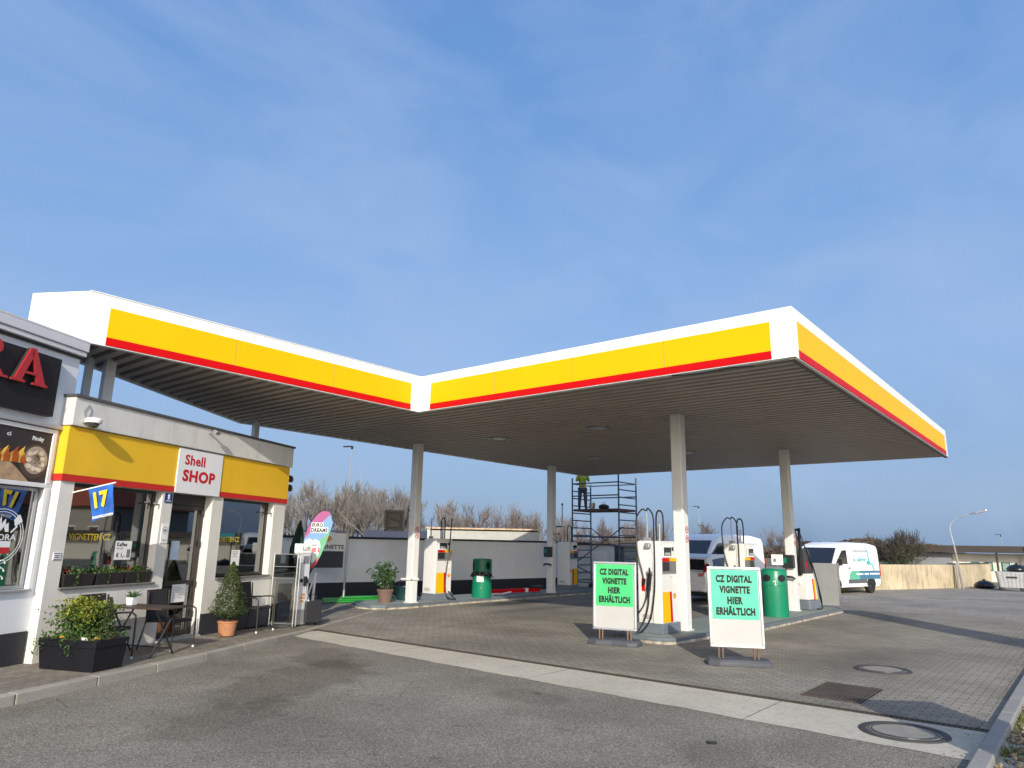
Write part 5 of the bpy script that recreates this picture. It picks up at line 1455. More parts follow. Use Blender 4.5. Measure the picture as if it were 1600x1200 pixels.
t = thing('red_barrier_pole', 'red barrier pole with one white band lying on the back island', 'barrier', (19.2, 15.95, .121), R(-8))
MB().box(-.9, 1.7, -.06, .06, .03, .16).build('pole', RED, t, bevel=.01)
for x in (.95,): MB().box(x, x + .14, -.063, .063, .028, .163).build('white_band', WHI, t)
MB().box(1.2, 1.75, -.18, .02, .17, .24).build('fitting', DARKM, t)
t = thing('white_hose', 'thin white hose lying on the back island beside the torn bin', 'hose', (18.3, 15.6, .121))
MB().tube(spline([(-.9, .1, .03), (-.5, -.05, .04), (0, .0, .05), (.5, .12, .03), (.9, .05, .08)]), .025, 8).build('hose', WHI, t, smooth=True)

# ================================================================== YARD WALL AND BACK BUILDINGS
wl_ = thing('yard_wall', 'long pale grey yard wall with dark base and black capping behind the back island', 'wall', (0, 0, 0))
wp_ = [(11.2, 19.5), (13.74, 18.93), (18.53, 17.86), (23.35, 17.20), (25.0, 17.0)]
def wall_strip(mb, pts, z0, z1, f, b):
    for (a, c) in zip(pts, pts[1:]):
        A = Vector((*a, 0)); C_ = Vector((*c, 0)); d = (C_ - A).normalized(); n = Vector((-d.y, d.x, 0))
        P = [A - n * f, C_ - n * f, C_ + n * b, A + n * b]
        mb.prism([(p.x, p.y) for p in P], z0, z1)
m_ = MB(); wall_strip(m_, wp_, 0, 1.86, 0, .24); m_.build('wall', WALLG, wl_)
m_ = MB(); wall_strip(m_, wp_, 0, .50, .02, -.001); m_.build('dark_base', M('navy_base', (0.022, 0.025, 0.036), .7, var=.1), wl_)
m_ = MB()
wall_strip(m_, wp_, 1.862, 1.93, .06, .30); m_.build('capping', M('bitumen_cap', (0.02, 0.02, 0.022), .7, var=.2, bump=.6, bs=12), wl_, bevel=.01)
t = thing('storage_building', 'low pale building with stained orange roof edge behind the yard wall', 'building', (0, 0, 0))
A_p, B_p = Vector((23.65, 24.45, 0)), Vector((27.2, 20.4, 0))
d = (B_p - A_p).normalized(); n = Vector((-d.y, d.x, 0))
def quadbox(mb, A, d, n, l0, l1, w0, w1, z0, z1):
    P = [A + d * l0 + n * w0, A + d * l1 + n * w0, A + d * l1 + n * w1, A + d * l0 + n * w1]
    mb.prism([(p.x, p.y) for p in P], z0, z1)
n = -n if n.x < 0 else n
m_ = MB(); quadbox(m_, A_p, d, n, .12, 5.3, .05, 4, 0, 2.36); m_.build('wall', M('pale_grey_wall', (0.40, 0.40, 0.37), .8, var=.08, dirt=.2), t)
m_ = MB(); quadbox(m_, A_p, d, n, 0, .11, 0, .2, 0, 2.42); quadbox(m_, A_p, d, n, 5.301, 5.38, 0, .2, 0, 2.3); m_.build('corner_post', M('cream_post', (0.62, 0.58, 0.46), .7), t)
m_ = MB(); quadbox(m_, A_p, d, n, -.1, 5.4, -.06, 4.1, 2.425, 2.50); m_.build('roof', M('stained_roof_edge', (0.50, 0.36, 0.24), .8, var=.4, vs=6), t)
m_ = MB(); quadbox(m_, A_p, d, n, -3.0, -.02, .12, 3.5, 0, 2.30); m_.build('blue_end', M('blue_sheet', (0.008, 0.018, 0.06), .6, var=.15), t)
t = thing('grey_cabinet', 'tall dark grey metal cabinet just right of the back column', 'cabinet', (25.0, 17.55, 0), R(-20))
MB().box(-.35, .55, -.3, .3, 0, 1.62).build('body', M('slate_cabinet', (0.12, 0.14, 0.17), .5, var=.06), t, bevel=.01)
MB().box(.09, .10, -.304, -.30, .1, 1.55).build('door_gap', BLK, t); MB().box(.02, .05, -.32, -.30, .8, .95).build('handle', DARKM, t)
t = thing('vent_pipes', 'tall dark tank vent pipes on a steel frame beside the back column', 'pipes', (24.6, 17.75, 0), R(-35))
for i, (x, h) in enumerate(((-.22, 3.5), (.05, 2.2), (.20, 2.2), (.36, 3.45))):
    p_ = MB().tube([(x, 0, 0), (x, 0, h)], .028, 8).build('pipe', GREYM, t); MB().tube([(x, 0, h), (x, 0, h + .08)], .045, 8).build('cap', DARKM, p_)
m_ = MB(); m_.tube([(-.3, 0, 2.55), (.45, 0, 2.55)], .03, 6); m_.tube([(-.3, 0, 1.8), (.45, 0, 1.8)], .03, 6); m_.build('cross_bar', DARKM, t)
t = thing('garage', 'pale flat roofed garage with panelled door behind the scaffold', 'garage', (27.3, 17.4, 0), R(-35))
MB().box(-1.6, .9, 0, 3.5, 0, 1.80).build('wall', M('pale_blue_wall', (0.46, 0.49, 0.52), .8, var=.05), t)
MB().box(-1.65, .95, -.06, 3.55, 1.801, 1.88).build('roof', DARKM, t)
dg = MB().box(-.9, .5, -.03, -.001, .05, 1.55).build('door', M('pale_door', (0.55, 0.57, 0.60), .6), t)
m_ = MB()
for (x, z) in ((-.85, .1), (-.15, .1), (-.85, .85), (-.15, .85)): m_.box(x, x + .6, -.036, -.031, z, z + .62)
m_.build('door_panel', M('pale_door2', (0.50, 0.52, 0.55), .6), dg)
t = thing('green_shed', 'low grey green shed to the right of the pale garage', 'shed', (29.2, 15.9, 0), R(-35))
MB().box(-1.1, 3.0, 0, 3, 0, 1.72).build('wall', M('grey_green_wall', (0.16, 0.21, 0.20), .8, var=.1), t); MB().prism([(-.08, 1.722), (3.1, 1.722), (3.1, 1.80), (1.5, 1.86), (-.08, 1.80)], -1.2, 3.1, 'x').build('roof', M('shed_roof', (0.10, 0.10, 0.09), .8), t)

# ================================================================== SCAFFOLD AND WORKER
SCF = M('scaffold_tube', (0.08, 0.095, 0.13), 0.5, met=.2, var=.15)
SX0, SX1, SY0, SY1 = 25.3, 26.75, 15.0, 17.3
t = thing('scaffold_tower', 'mobile scaffold tower with red brown platform beyond the canopy corner', 'scaffold', (0, 0, 0))
PTZ = 3.30
for (x, y, h) in ((SX0, SY0, 4.78), (SX0, SY1, 4.62), (SX1, SY0, 4.66), (SX1, SY1, 4.45)):
    MB().tube([(x, y, .12), (x, y, h)], .034, 8).build('post', SCF, t)
    MB().lathe([(.08, -.08), (.11, -.03), (.11, .03), (.08, .08)], 14, (x, y, .1)).build('wheel', RUB, t)
for y in (SY0, SY1):
    for i in range(14):
        z = .35 + i * .31
        if abs(z - PTZ) > .12: MB().tube([(SX0, y, z), (SX1, y, z)], .027, 6).build('rung', SCF, t)
for x in (SX0, SX1):
    for z in (PTZ + .55, PTZ + 1.08): MB().tube([(x, SY0, z), (x, SY1, z)], .029, 6).build('guard_rail', SCF, t)
for x in (SX0, SX1):
    for z, r_ in ((2.15, .030), (.3, .022)): MB().tube([(x, SY0, z), (x, SY1, z)], r_, 6).build('ledger', SCF, t)
for a_, b_, r_ in (((SX0 - .03, SY0 - .2, 2.55), (SX0 - .03, SY1, .95), .024), ((SX1, SY1, 2.55), (SX1, SY0, .95), .020), ((SX0 - .05, SY1 - .2, .95), (SX0 - .05, SY0, .15), .024)):
    MB().tube([a_, b_], r_, 6).build('diagonal_brace', SCF, t)
MB().box(SX0 + .03, SX1 - .03, SY0 + .03, SY1 - .03, PTZ - .09, PTZ).build('platform', M('platform_plywood', (0.11, 0.05, 0.04), .7, var=.2), t)
for (x, y, r_, h, lab, nm, cat) in ((25.55, 16.45, .14, .26, 'grey paint bucket on the scaffold platform beside the worker', 'paint_bucket', 'bucket'), (25.6, 15.9, .20, .20, 'dark tool bag slumped on the middle of the scaffold platform', 'tool_bag', 'bag')):
    o = thing(nm, lab, cat, (x, y, PTZ))
    if nm == 'paint_bucket':
        MB().lathe([(r_ * .85, 0), (r_, h), (r_ * .93, h), (r_ * .8, .03), (.001, .03)], 18).build('pail', GREYM, o, smooth=True)
        MB().tube(spline([(-r_, 0, h), (-r_ * .7, .02, h + .08), (0, .03, h + .11), (r_ * .7, .02, h + .08), (r_, 0, h)]), .006, 5).build('handle', DARKM, o)
    else:
        MB().loft([[(r_ * a * math.cos(2 * PI * k_ / 14) * 1.3, r_ * a * math.sin(2 * PI * k_ / 14), h * z) for k_ in range(14)] for a, z in ((.85, 0), (1.05, .3), (.95, .7), (.5, .95), (.1, 1.0))]).build('bag_body', TEXT_D, o, smooth=True)
        MB().tube(spline([(-.12, 0, h * .9), (-.06, 0, h * 1.3), (.06, 0, h * 1.3), (.12, 0, h * .9)]), .01, 5).build('strap', BLK, o)

def skin_body(name, joints, edges, parent, mt, sub=2):
    me = bpy.data.meshes.new(name)
    me.from_pydata([j[0] for j in joints], edges, [])
    o = bpy.data.objects.new(name, me); COL.objects.link(o); o.parent = parent
    sk = o.modifiers.new('skin', 'SKIN')
    for i, j in enumerate(joints):
        r_ = j[1] if isinstance(j[1], tuple) else (j[1], j[1])
        me.skin_vertices[0].data[i].radius = r_
        me.skin_vertices[0].data[i].use_root = (i == 0)
    sk.use_smooth_shade = True
    sb_ = o.modifiers.new('subd', 'SUBSURF'); sb_.levels = sub; sb_.render_levels = sub
    me.materials.append(mt)
    return o
SKIN = M('skin', (0.45, 0.27, 0.19), .55)
t = thing('person', 'worker in yellow green hi-vis jacket and grey trousers standing on the scaffold', 'person', (25.60, 16.97, PTZ), R(130))
# local +y is where the figure faces (towards the canopy edge)
J = [((0, 0, .93), (.13, .10)), ((0, .0, 1.12), (.125, .095)), ((0, .01, 1.34), (.16, .105)), ((0, .0, 1.48), (.06, .06)), ((0, .01, 1.56), .052), ((0, .03, 1.68), (.082, .098)), ((0, .025, 1.76), (.07, .085)),
     ((-.19, 0, 1.42), .062), ((-.25, .10, 1.20), .046), ((-.20, .30, 1.38), .038), ((-.17, .38, 1.52), .030),
     ((.19, 0, 1.42), .062), ((.26, .10, 1.20), .046), ((.20, .30, 1.40), .038), ((.17, .38, 1.54), .030),
     ((-.10, 0, .86), .095), ((-.125, .02, .48), .062), ((-.14, -.03, .09), .042), ((-.145, .10, .045), .036),
     ((.10, 0, .86), .095), ((.125, .02, .48), .062), ((.14, -.03, .09), .042), ((.145, .10, .045), .036)]
Ed = [(0, 1), (1, 2), (2, 3), (3, 4), (4, 5), (5, 6), (2, 7), (7, 8), (8, 9), (9, 10), (2, 11), (11, 12), (12, 13), (13, 14), (0, 15), (15, 16), (16, 17), (17, 18), (0, 19), (19, 20), (20, 21), (21, 22)]
skin_body('body', J, Ed, t, SKIN)
JJ = [((0, 0, .90), (.165, .13)), ((0, 0, 1.12), (.155, .125)), ((0, .01, 1.36), (.185, .13)), ((0, 0, 1.49), (.085, .085)), ((-.20, 0, 1.42), .082), ((-.255, .10, 1.20), .062), ((-.205, .28, 1.36), .052), ((.20, 0, 1.42), .082), ((.265, .10, 1.20), .062), ((.205, .28, 1.38), .052)]
jk = skin_body('hi_vis_jacket', JJ, [(0, 1), (1, 2), (2, 3), (2, 4), (4, 5), (5, 6), (2, 7), (7, 8), (8, 9)], t, M('hi_vis_cloth', (0.36, 0.42, 0.03), .7, var=.15, vs=12))
JT = [((0, 0, .93), (.15, .12)), ((-.10, 0, .84), .112), ((-.125, .02, .48), .084), ((-.14, -.03, .10), .068), ((.10, 0, .84), .112), ((.125, .02, .48), .084), ((.14, -.03, .10), .068)]
skin_body('trousers', JT, [(0, 1), (1, 2), (2, 3), (0, 4), (4, 5), (5, 6)], t, M('grey_trousers', (0.075, 0.08, 0.095), .8, var=.15, vs=8))
for sx in (-1, 1):
    m_ = MB(); m_.loft([[(sx * .145 + .052 * math.cos(2 * PI * k_ / 12), .045 + l_ * math.sin(2 * PI * k_ / 12), z) for k_ in range(12)] for z, l_ in ((0, .14), (.03, .145), (.07, .12), (.11, .07))])
    m_.build('boot', BLK, t, smooth=True)
    fx, fy, fz = sx * .17, .39, 1.53
    hd = MB(); hd.obox((fx, fy + .03, fz + .04), (.075, .035, .085), rx=-.6)
    for q in range(4): hd.tube([(fx - .03 + q * .02, fy + .05, fz + .075), (fx - .03 + q * .02, fy + .085, fz + .10 + .006 * (q in (1, 2))), (fx - .03 + q * .02, fy + .09, fz + .075)], [.0095, .009, .007], 6)
    hd.tube([(fx - sx * .04, fy + .02, fz + .03), (fx - sx * .06, fy + .05, fz + .05), (fx - sx * .045, fy + .075, fz + .07)], [.011, .010, .008], 6)
    hd.build('glove', M('glove_grey', (0.2, 0.2, 0.19), .8), t, bevel=.01)
m_ = MB(); m_.loft([[(a * math.cos(2 * PI * k_ / 20), .028 + a * 1.15 * math.sin(2 * PI * k_ / 20), z) for k_ in range(20)] for a, z in ((.104, 1.70), (.106, 1.76), (.085, 1.82), (.04, 1.85))]); m_.build('cap', BLK, t, smooth=True)
fc = MB(); fc.obox((0, .128, 1.675), (.022, .03, .035)); fc.obox((-.036, .112, 1.70), (.026, .014, .012)); fc.obox((.036, .112, 1.70), (.026, .014, .012)); fc.obox((0, .112, 1.63), (.045, .014, .010)); fc.obox((-.092, .03, 1.675), (.018, .035, .055)); fc.obox((.092, .03, 1.675), (.018, .035, .055))
fc.build('face_features', SKIN, t, bevel=.005)

# ================================================================== VEHICLES
def wheel(parent, x, y, r, w, side):
    wh = MB(); wh.T = Matrix.Translation((x, y, r)) @ Matrix.Rotation(PI / 2, 4, 'X')
    wh.lathe([(r * .62, -w / 2), (r * .96, -w / 2), (r, -w / 2 + .03), (r, w / 2 - .03), (r * .96, w / 2), (r * .62, w / 2)], 28)
    o = wh.build('wheel', TYRE, parent, smooth=True)
    m_ = MB(); m_.T = Matrix.Translation((x, y + side * (w / 2 - .02), r)) @ Matrix.Rotation(PI / 2, 4, 'X')
    m_.lathe([(r * .63, -.02), (r * .63, .02), (r * .5, .0), (r * .2, .015), (.001, .018)], 28); m_.build('rim', GREYM, o, smooth=True)
    return o
def van(label, x, y, yaw, livery):
    """front towards local +x"""
    t = thing('delivery_van', label, 'van', (x, y, .0), yaw, 'white vans behind the pumps')
    prof = [(-2.52, .42), (-2.50, 1.2), (-2.42, 2.10), (-2.30, 2.26), (-1.6, 2.36), (.3, 2.37), (.75, 2.28), (1.05, 2.14), (1.80, 1.34), (2.30, 1.13), (2.50, .92), (2.54, .55), (2.48, .36), (2.2, .30), (-2.3, .32)]
    rings = []
    for yy_, k_ in ((-.99, 0), (-1.0, 1)): pass
    def inset(dz, s_):
        return [(px * s_, pz if pz < 1.3 else pz - dz * (pz - 1.3) / 1.0) for px, pz in prof]
    ys = [(-1.0, .10, .985), (-.97, .04, .995), (-.80, 0, 1.0), (.80, 0, 1.0), (.97, .04, .995), (1.0, .10, .985)]
    m_ = MB(); m_.loft([[(px, y_, pz) for px, pz in inset(dz, s_)] for y_, dz, s_ in ys]); body = m_.build('body', VANW, t, smooth=True, bevel=.03)
    for sd in (-1, 1):
        yo = sd * 1.004
        for nm, pl, mt in (('side_window', [(.52, 1.36), (1.56, 1.36), (1.50, 1.46), (.98, 1.98), (.60, 2.0)], CGLASS), ('sill_trim', [(-1.15, .48), (.55, .48), (.55, .66), (-1.15, .66)], M('van_trim', (0.10, 0.105, 0.115), .6))):
            a, b = sorted((yo, yo + sd * .008)); MB().prism(pl, a, b, 'y').build(nm, mt, t)
        a, b = sorted((yo, yo + sd * .02)); MB().prism([(.30, 1.16), (.50, 1.16), (.50, 1.20), (.30, 1.20)], a, b, 'y').build('door_handle', BLK, t)
        m_ = MB(); a, b = sorted((yo, yo + sd * .003))
        for x_ in (.42, 1.58, -1.25): m_.box(x_, x_ + .01, a, b, .68, 2.02 if x_ < 1 else 1.3)
        m_.build('door_seam', GREYM, t)
        MB().obox((1.42, sd * 1.13, 1.45), (.10, .20, .30)).build('mirror', BLK, t, bevel=.03)
        MB().obox((2.32, sd * .80, .98), (.30, .30, .18), ry=.5).build('headlight', M('headlamp', (0.6, 0.62, 0.65), .1, coat=.8), t, bevel=.03)
        m_ = MB()
        for wx in (-1.55, 1.60):
            a, b = sorted((sd * 1.0, sd * 1.006)); m_.prism([(wx + .42 * math.cos(c_), .36 + .42 * math.sin(c_)) for c_ in [PI * i / 14 for i in range(15)]], a, b, 'y')
        m_.build('wheel_arch', BLK, t)
        for wx in (-1.55, 1.60): wheel(t, wx, sd * .90, .345, .22, sd)
        MB().box(-2.55, -2.47, sd * .95 - .06, sd * .95 + .06, .80, 1.35).build('tail_light', RED, t, bevel=.01)
    ws = Vector((1.80 - 1.05, 0, 1.34 - 2.14)).normalized(); nn = Vector((-ws.z, 0, ws.x)); nn = nn if nn.z > 0 else -nn
    p0 = Vector((1.10, 0, 2.08)) + nn * .012; p1 = Vector((1.76, 0, 1.385)) + nn * .012
    m_ = MB(); m_.add([(p0.x, -.80, p0.z), (p0.x, .80, p0.z), (p1.x, .92, p1.z), (p1.x, -.92, p1.z)], [(0, 1, 2, 3)]); o = m_.build('windscreen', CGLASS, t)
    sol = o.modifiers.new('thick', 'SOLIDIFY'); sol.thickness = .012
    MB().box(2.46, 2.58, -.95, .95, .34, .62).build('front_bumper', M('van_trim2', (0.11, 0.115, 0.12), .6), t, bevel=.04)
    MB().box(-2.60, -2.49, -.97, .97, .36, .60).build('rear_bumper', M('van_trim3', (0.11, 0.115, 0.12), .6), t, bevel=.03)
    MB().box(2.50, 2.545, -.55, .55, .72, .90).build('grille', BLK, t, bevel=.01)
    MB().box(2.575, 2.59, -.26, .26, .42, .53).build('number_plate', PAPER, t)
    if livery:
        yl = 1.006
        Tl = Matrix.Rotation(PI, 4, 'Z')         # lettering reads on the van's left (+y) flank
        G = M('livery_green', (0.10, 0.42, 0.28), .4); B_ = M('livery_blue', (0.05, 0.17, 0.27), .4); TL = M('livery_teal', (0.05, 0.45, 0.45), .4); GL = M('livery_grey', (0.30, 0.33, 0.36), .5)
        def strip(pl, mt, nm, k_=0):
            MB().prism(pl, yl + k_, yl + .003 + k_, 'y').build(nm, mt, t)
        strip([(.42, .66), (.45, .85), (.2, 1.05), (-.5, 1.05), (-.5, .66)], G, 'green_band')
        strip([(-.501, 1.05), (-2.46, 1.05), (-2.46, .66), (-.501, .66)], B_, 'blue_band')
        strip([(-1.3, 2.05), (-1.38, 2.05), (-1.55, 1.45), (-1.85, 1.30), (-1.95, 1.05), (-1.85, 1.05), (-1.72, 1.30), (-1.45, 1.42)], TL, 'swan_neck')
        strip([(-1.42 + .18 * math.cos(c_), 1.42 + .10 * math.sin(c_)) for c_ in [2 * PI * i / 16 for i in range(16)]], TL, 'drop_shape', .004)
        text('lettering', 'da', -.02, .22, 1.48, 1.64, GL, t, y=-1.009, T=Tl, bold=.02)
        text('lettering', 'Sallinger', .30, 1.22, 1.42, 1.68, TL, t, y=-1.009, T=Tl, bold=.02, shear=.3)
        m_ = MB()
        x_ = -.0
        while x_ > -1.35:
            w_ = random.uniform(.04, .10); m_.box(x_ - w_, x_, yl, yl + .003, 1.93, 2.0); x_ -= w_ + .025
        m_.build('faded_lettering', GL, t)
        m_ = MB(); x_ = -.2
        while x_ > -2.3:
            w_ = random.uniform(.06, .14); m_.box(x_ - w_, x_, yl + .004, yl + .006, .86, .94); x_ -= w_ + .03 + (.1 if random.random() < .2 else 0)
        m_.build('band_lettering', WHI, t)
    return t
# after yaw ~ 170 deg the +y flank faces the road
van('white delivery van with teal script and green blue band beside cream wall', 33.31, 9.02, R(166), True).scale = (.9, .9, .9)
v2 = van('white delivery van seen over the parked car, no coloured band', 29.92, 13.08, R(168), False)
text('faded_lettering', 'INSTALLATIONEN', .1, 1.9, 1.93, 2.03, M('faded_grey', (0.35, 0.36, 0.38), .6), v2, y=-1.009, T=Matrix.Rotation(PI, 4, 'Z'), bold=.0)

def car(label, x, y, yaw):
    t = thing('parked_car', label, 'car', (x, y, 0), yaw)
    def ring(xx, zb, zm, zt, wb, wm, wt):
        return [(xx, -wb, zb), (xx, -wm, (zb + zm) / 2), (xx, -wm * .985, zm), (xx, -wt, zt), (xx, wt, zt), (xx, wm * .985, zm), (xx, wm, (zb + zm) / 2), (xx, wb, zb)]
    m_ = MB()
    m_.loft([ring(-2.22, .42, .80, .98, .72, .78, .70), ring(-2.12, .30, .82, 1.04, .82, .87, .80), ring(-1.5, .25, .85, 1.00, .86, .90, .84), ring(0, .22, .86, .98, .87, .91, .84), ring(1.2, .24, .82, .96, .87, .90, .80), ring(1.9, .28, .72, .84, .83, .86, .70), ring(2.22, .38, .60, .70, .70, .72, .55)])
    m_.build('body', VANW, t, smooth=True, bevel=.02)
    m_ = MB()
    def gr(xx, z0, z1, w0, w1): return [(xx, -w0, z0), (xx, -w1, z1), (xx, w1, z1), (xx, w0, z0)]
    m_.loft([gr(-2.10, .96, 1.02, .80, .78), gr(-1.85, .96, 1.44, .82, .66), gr(-1.5, .96, 1.55, .83, .63), gr(-.6, .96, 1.58, .84, .63), (gr(.3, .96, 1.50, .83, .62)), gr(1.15, .95, .99, .80, .74)])
    m_.build('cabin', VANW, t, smooth=True, bevel=.03)
    for sd in (-1, 1):
        m_ = MB()
        def gp(xx, z):
            w = .835 - (z - .96) / .60 * .20; return (xx, sd * (w + .012), z)
        m_.add([gp(-1.62, 1.06), gp(-1.52, 1.40), gp(-.9, 1.46), gp(-.9, 1.04)], [(0, 1, 2, 3)]); m_.add([gp(-.84, 1.04), gp(-.84, 1.46), gp(-.2, 1.46), gp(-.2, 1.03)], [(0, 1, 2, 3)]); m_.add([gp(-.14, 1.03), gp(-.14, 1.46), gp(.25, 1.40), gp(.8, 1.04)], [(0, 1, 2, 3)])
        o = m_.build('side_window', CGLASS, t); so = o.modifiers.new('t', 'SOLIDIFY'); so.thickness = .01; so.offset = 0
        m_ = MB(); m_.loft([[(-2.02, sd * .862, .88), (-2.235, sd * .70, .88), (-2.235, sd * .70, 1.02), (-2.02, sd * .852, 1.02)], [(-1.98, sd * .80, 1.25), (-2.02, sd * .70, 1.25), (-2.00, sd * .68, 1.28), (-1.96, sd * .76, 1.28)]]); m_.build('tail_light', M('tail_lamp_red', (0.22, 0.008, 0.012), .15, coat=.8), t, bevel=.012)
        m_ = MB(); m_.box(-2.255, -2.232, min(sd * .70, sd * .52), max(sd * .70, sd * .52), .86, .97); m_.build('lamp_strip', M('lamp_clear', (0.5, 0.12, 0.12), .15, coat=.8), t)
        for wx in (-1.38, 1.35):
            wheel(t, wx, sd * .80, .325, .21, sd)
            a, b = sorted((sd * .895, sd * .915)); MB().prism([(wx + .40 * math.cos(c_), .34 + .39 * math.sin(c_)) for c_ in [PI * i / 14 for i in range(15)]], a, b, 'y').build('wheel_arch', BLK, t)
        MB().obox((.70, sd * .96, 1.05), (.12, .20, .13)).build('mirror', BLK, t, bevel=.03)
    m_ = MB(); m_.add([(-2.085, -.70, 1.06), (-2.085, .70, 1.06), (-1.885, .58, 1.40), (-1.885, -.58, 1.40)], [(0, 1, 2, 3)]); o = m_.build('rear_window', CGLASS, t); so = o.modifiers.new('t', 'SOLIDIFY'); so.thickness = .02; so.offset = 0
    m_ = MB(); m_.loft([[(-2.0, -.89, .36), (-2.0, -.89, .60), (-2.0, .89, .60), (-2.0, .89, .36)], [(-2.27, -.78, .38), (-2.27, -.80, .60), (-2.27, .80, .60), (-2.27, .78, .38)], [(-2.31, -.66, .40), (-2.31, -.68, .58), (-2.31, .68, .58), (-2.31, .66, .40)]]); m_.build('rear_bumper', VANW, t, bevel=.02)
    m_ = MB(); m_.loft([[(-2.0, -.84, .22), (-2.0, -.86, .355), (-2.0, .86, .355), (-2.0, .84, .22)], [(-2.28, -.68, .26), (-2.28, -.74, .355), (-2.28, .74, .355), (-2.28, .68, .26)]]); m_.build('diffuser', BLK, t)
    MB().box(-2.33, -2.30, -.26, .26, .68, .79).build('number_plate', PAPER, t)
    return t
car('white parked car seen from behind with red tail lamp, between the pump islands', 24.75, 10.75, R(-3))

# ================================================================== RIGHT BACKGROUND
t = thing('cream_wall', 'stained low cream boundary wall behind the van', 'wall', (0, 0, 0))
m_ = MB(); wall_strip(m_, [(34.0, 9.55), (37.4, 8.20), (40.2, 7.05), (43.6, 5.9), (50.2, 4.95)], -.05, 1.16, 0, .25); m_.build('wall', CREAMW, t)
m_ = MB(); wall_strip(m_, [(44.1, 5.95), (50.1, 5.05)], 1.165, 1.22, .08, .32); m_.build('capping', DARKM, t)
t = thing('street_lamp', 'leaning double pole street lamp with curved arm at the cream wall', 'street lamp', (43.4, 5.55, 0))
CP = M('concrete_pole', (0.27, 0.25, 0.22), .85, var=.15, vs=3)
MB().tube([(-.16, .16, 0), (-.03, .18, 1.25)], .06, 8).build('support_post', CP, t)
MB().tube([(0, 0, 0), (.05, .20, 2.2)], [.07, .045], 8).build('pole', CP, t)
MB().tube(spline([(.05, .20, 2.2), (.06, .29, 2.9), (.06, .24, 3.2), (.05, .0, 3.45), (0, -.35, 3.62), (-.05, -.72, 3.74)]), [.028] * 41, 8).build('arm', M('pale_arm', (0.34, 0.36, 0.40), .5), t, smooth=True)
m_ = MB()
m_.loft([[(-.05 + a, y, z + b) for a, b in ((-w, -h), (w, -h), (w * .8, h), (-w * .8, h))] for y, z, w, h in ((-.68, 3.73, .04, .03), (-.95, 3.80, .12, .05), (-1.38, 3.90, .11, .05), (-1.45, 3.92, .09, .045))])
m_.build('lamp_head', GREYM, t, bevel=.01)
t = thing('waste_container', 'grey galvanised wheeled waste container beside the end of cream wall', 'waste container', (42.9, 3.45, 0), R(-80))
m_ = MB(); m_.loft([[(-.50, -.36, .16), (.50, -.36, .16), (.50, .36, .16), (-.50, .36, .16)], [(-.58, -.44, .88), (.58, -.44, .88), (.58, .44, .88), (-.58, .44, .88)]]); m_.build('body', ZINC, t, bevel=.02)
m_ = MB()
for i in range(7):
    x = -.45 + i * .15; m_.add([(x - .02, -.375, .2), (x + .02, -.375, .2), (x * 1.13 + .02, -.455, .86), (x * 1.13 - .02, -.455, .86)], [(0, 1, 2, 3)])
o = m_.build('ribs', M('rib_grey', (0.30, 0.31, 0.33), .5), t); so = o.modifiers.new('t', 'SOLIDIFY'); so.thickness = .02
MB().box(-.60, .60, -.46, .46, .885, .92).build('rim', GREYM, t, bevel=.01)
MB().box(-.22, .22, -.452, -.44, .62, .70).build('label_plate', DARKM, t)
for x in (-.42, .42):
    for y in (-.3, .3): MB().tube([(x, y - .03, .09), (x, y + .03, .09)], .09, 12).build('wheel', RUB, t)
def bag(label, x, y, z, s_):
    rng = random.Random(int(x * 100))
    me_ = MB(); rings = []
    for a, zz in ((.55, 0), (.95, .12), (1.0, .38), (.85, .62), (.5, .82), (.12, .92), (.16, 1.05)):
        rings.append([(s_ * a * (1 + .10 * rng.uniform(-1, 1)) * math.cos(2 * PI * k_ / 18) * 1.2, s_ * a * (1 + .10 * rng.uniform(-1, 1)) * math.sin(2 * PI * k_ / 18), s_ * zz) for k_ in range(18)])
    me_.loft(rings); o = me_.build('rubbish_bag', M('bag_plastic', (0.012, 0.012, 0.016), .28, var=.2, bump=.5, bs=14), smooth='all', loc=(x, y, z)); tag(o, label, 'rubbish bag', 'black rubbish bags by the waste container')
bag('black rubbish bag lying on top of the waste container', 42.95, 3.15, .90, .42)
bag('black rubbish bag on the ground at the end of the cream wall', 44.6, 4.75, 0, .45)
gr = MB()
for i in range(1500):
    x = random.uniform(43.5, 52); y = random.uniform(1.2, 5.1); h = random.uniform(.08, .25); a = random.uniform(0, 2 * PI); w = .02
    if x < 45 and y < 4: continue
    gr.quad((x - w, y, 0), (x + w, y, 0), (x + h * .4 * math.cos(a), y + h * .4 * math.sin(a), h))
stuff(gr.build('weeds', GRASS))
t = thing('flat_roofed_house', 'long low house with dark flat roof, white wall and green windows at right', 'house', (0, 0, 0))
MB().box(54.6, 61, -14, 7.4, 0, 1.74).build('wall', M('white_house_wall', (0.66, 0.63, 0.55), .8, var=.05), t)
MB().box(54.2, 54.598, 7.401, 9.6, 0, 1.78).build('grey_hall', M('grey_hall_sheet', (0.22, 0.23, 0.25), .7, var=.08), t)
MB().box(54.598, 61, 7.401, 9.6, 0, 1.78).build('hall_body', M('grey_hall_sheet2', (0.22, 0.23, 0.25), .7), t)
MB().box(53.6, 62, -15, 10.0, 1.80, 2.22).build('roof', M('dark_brown_roof', (0.05, 0.038, 0.032), .7, var=.12), t)
for i, y in enumerate((6.15, 5.45, 4.55, 1.4, .4, -3)):
    w = MB().box(54.56, 54.598, y - .22, y + .22, .70, 1.22).build('window', BINDK, t); MB().box(54.545, 54.558, y - .16, y + .16, .75, 1.17).build('pane', M('pale_pane', (0.30, 0.36, 0.36), .2), w)
for y in (4.9, 3.1): MB().tube([(53.8, y, 0), (53.8, y, 1.80)], .06, 8).build('post', DARKM, t)
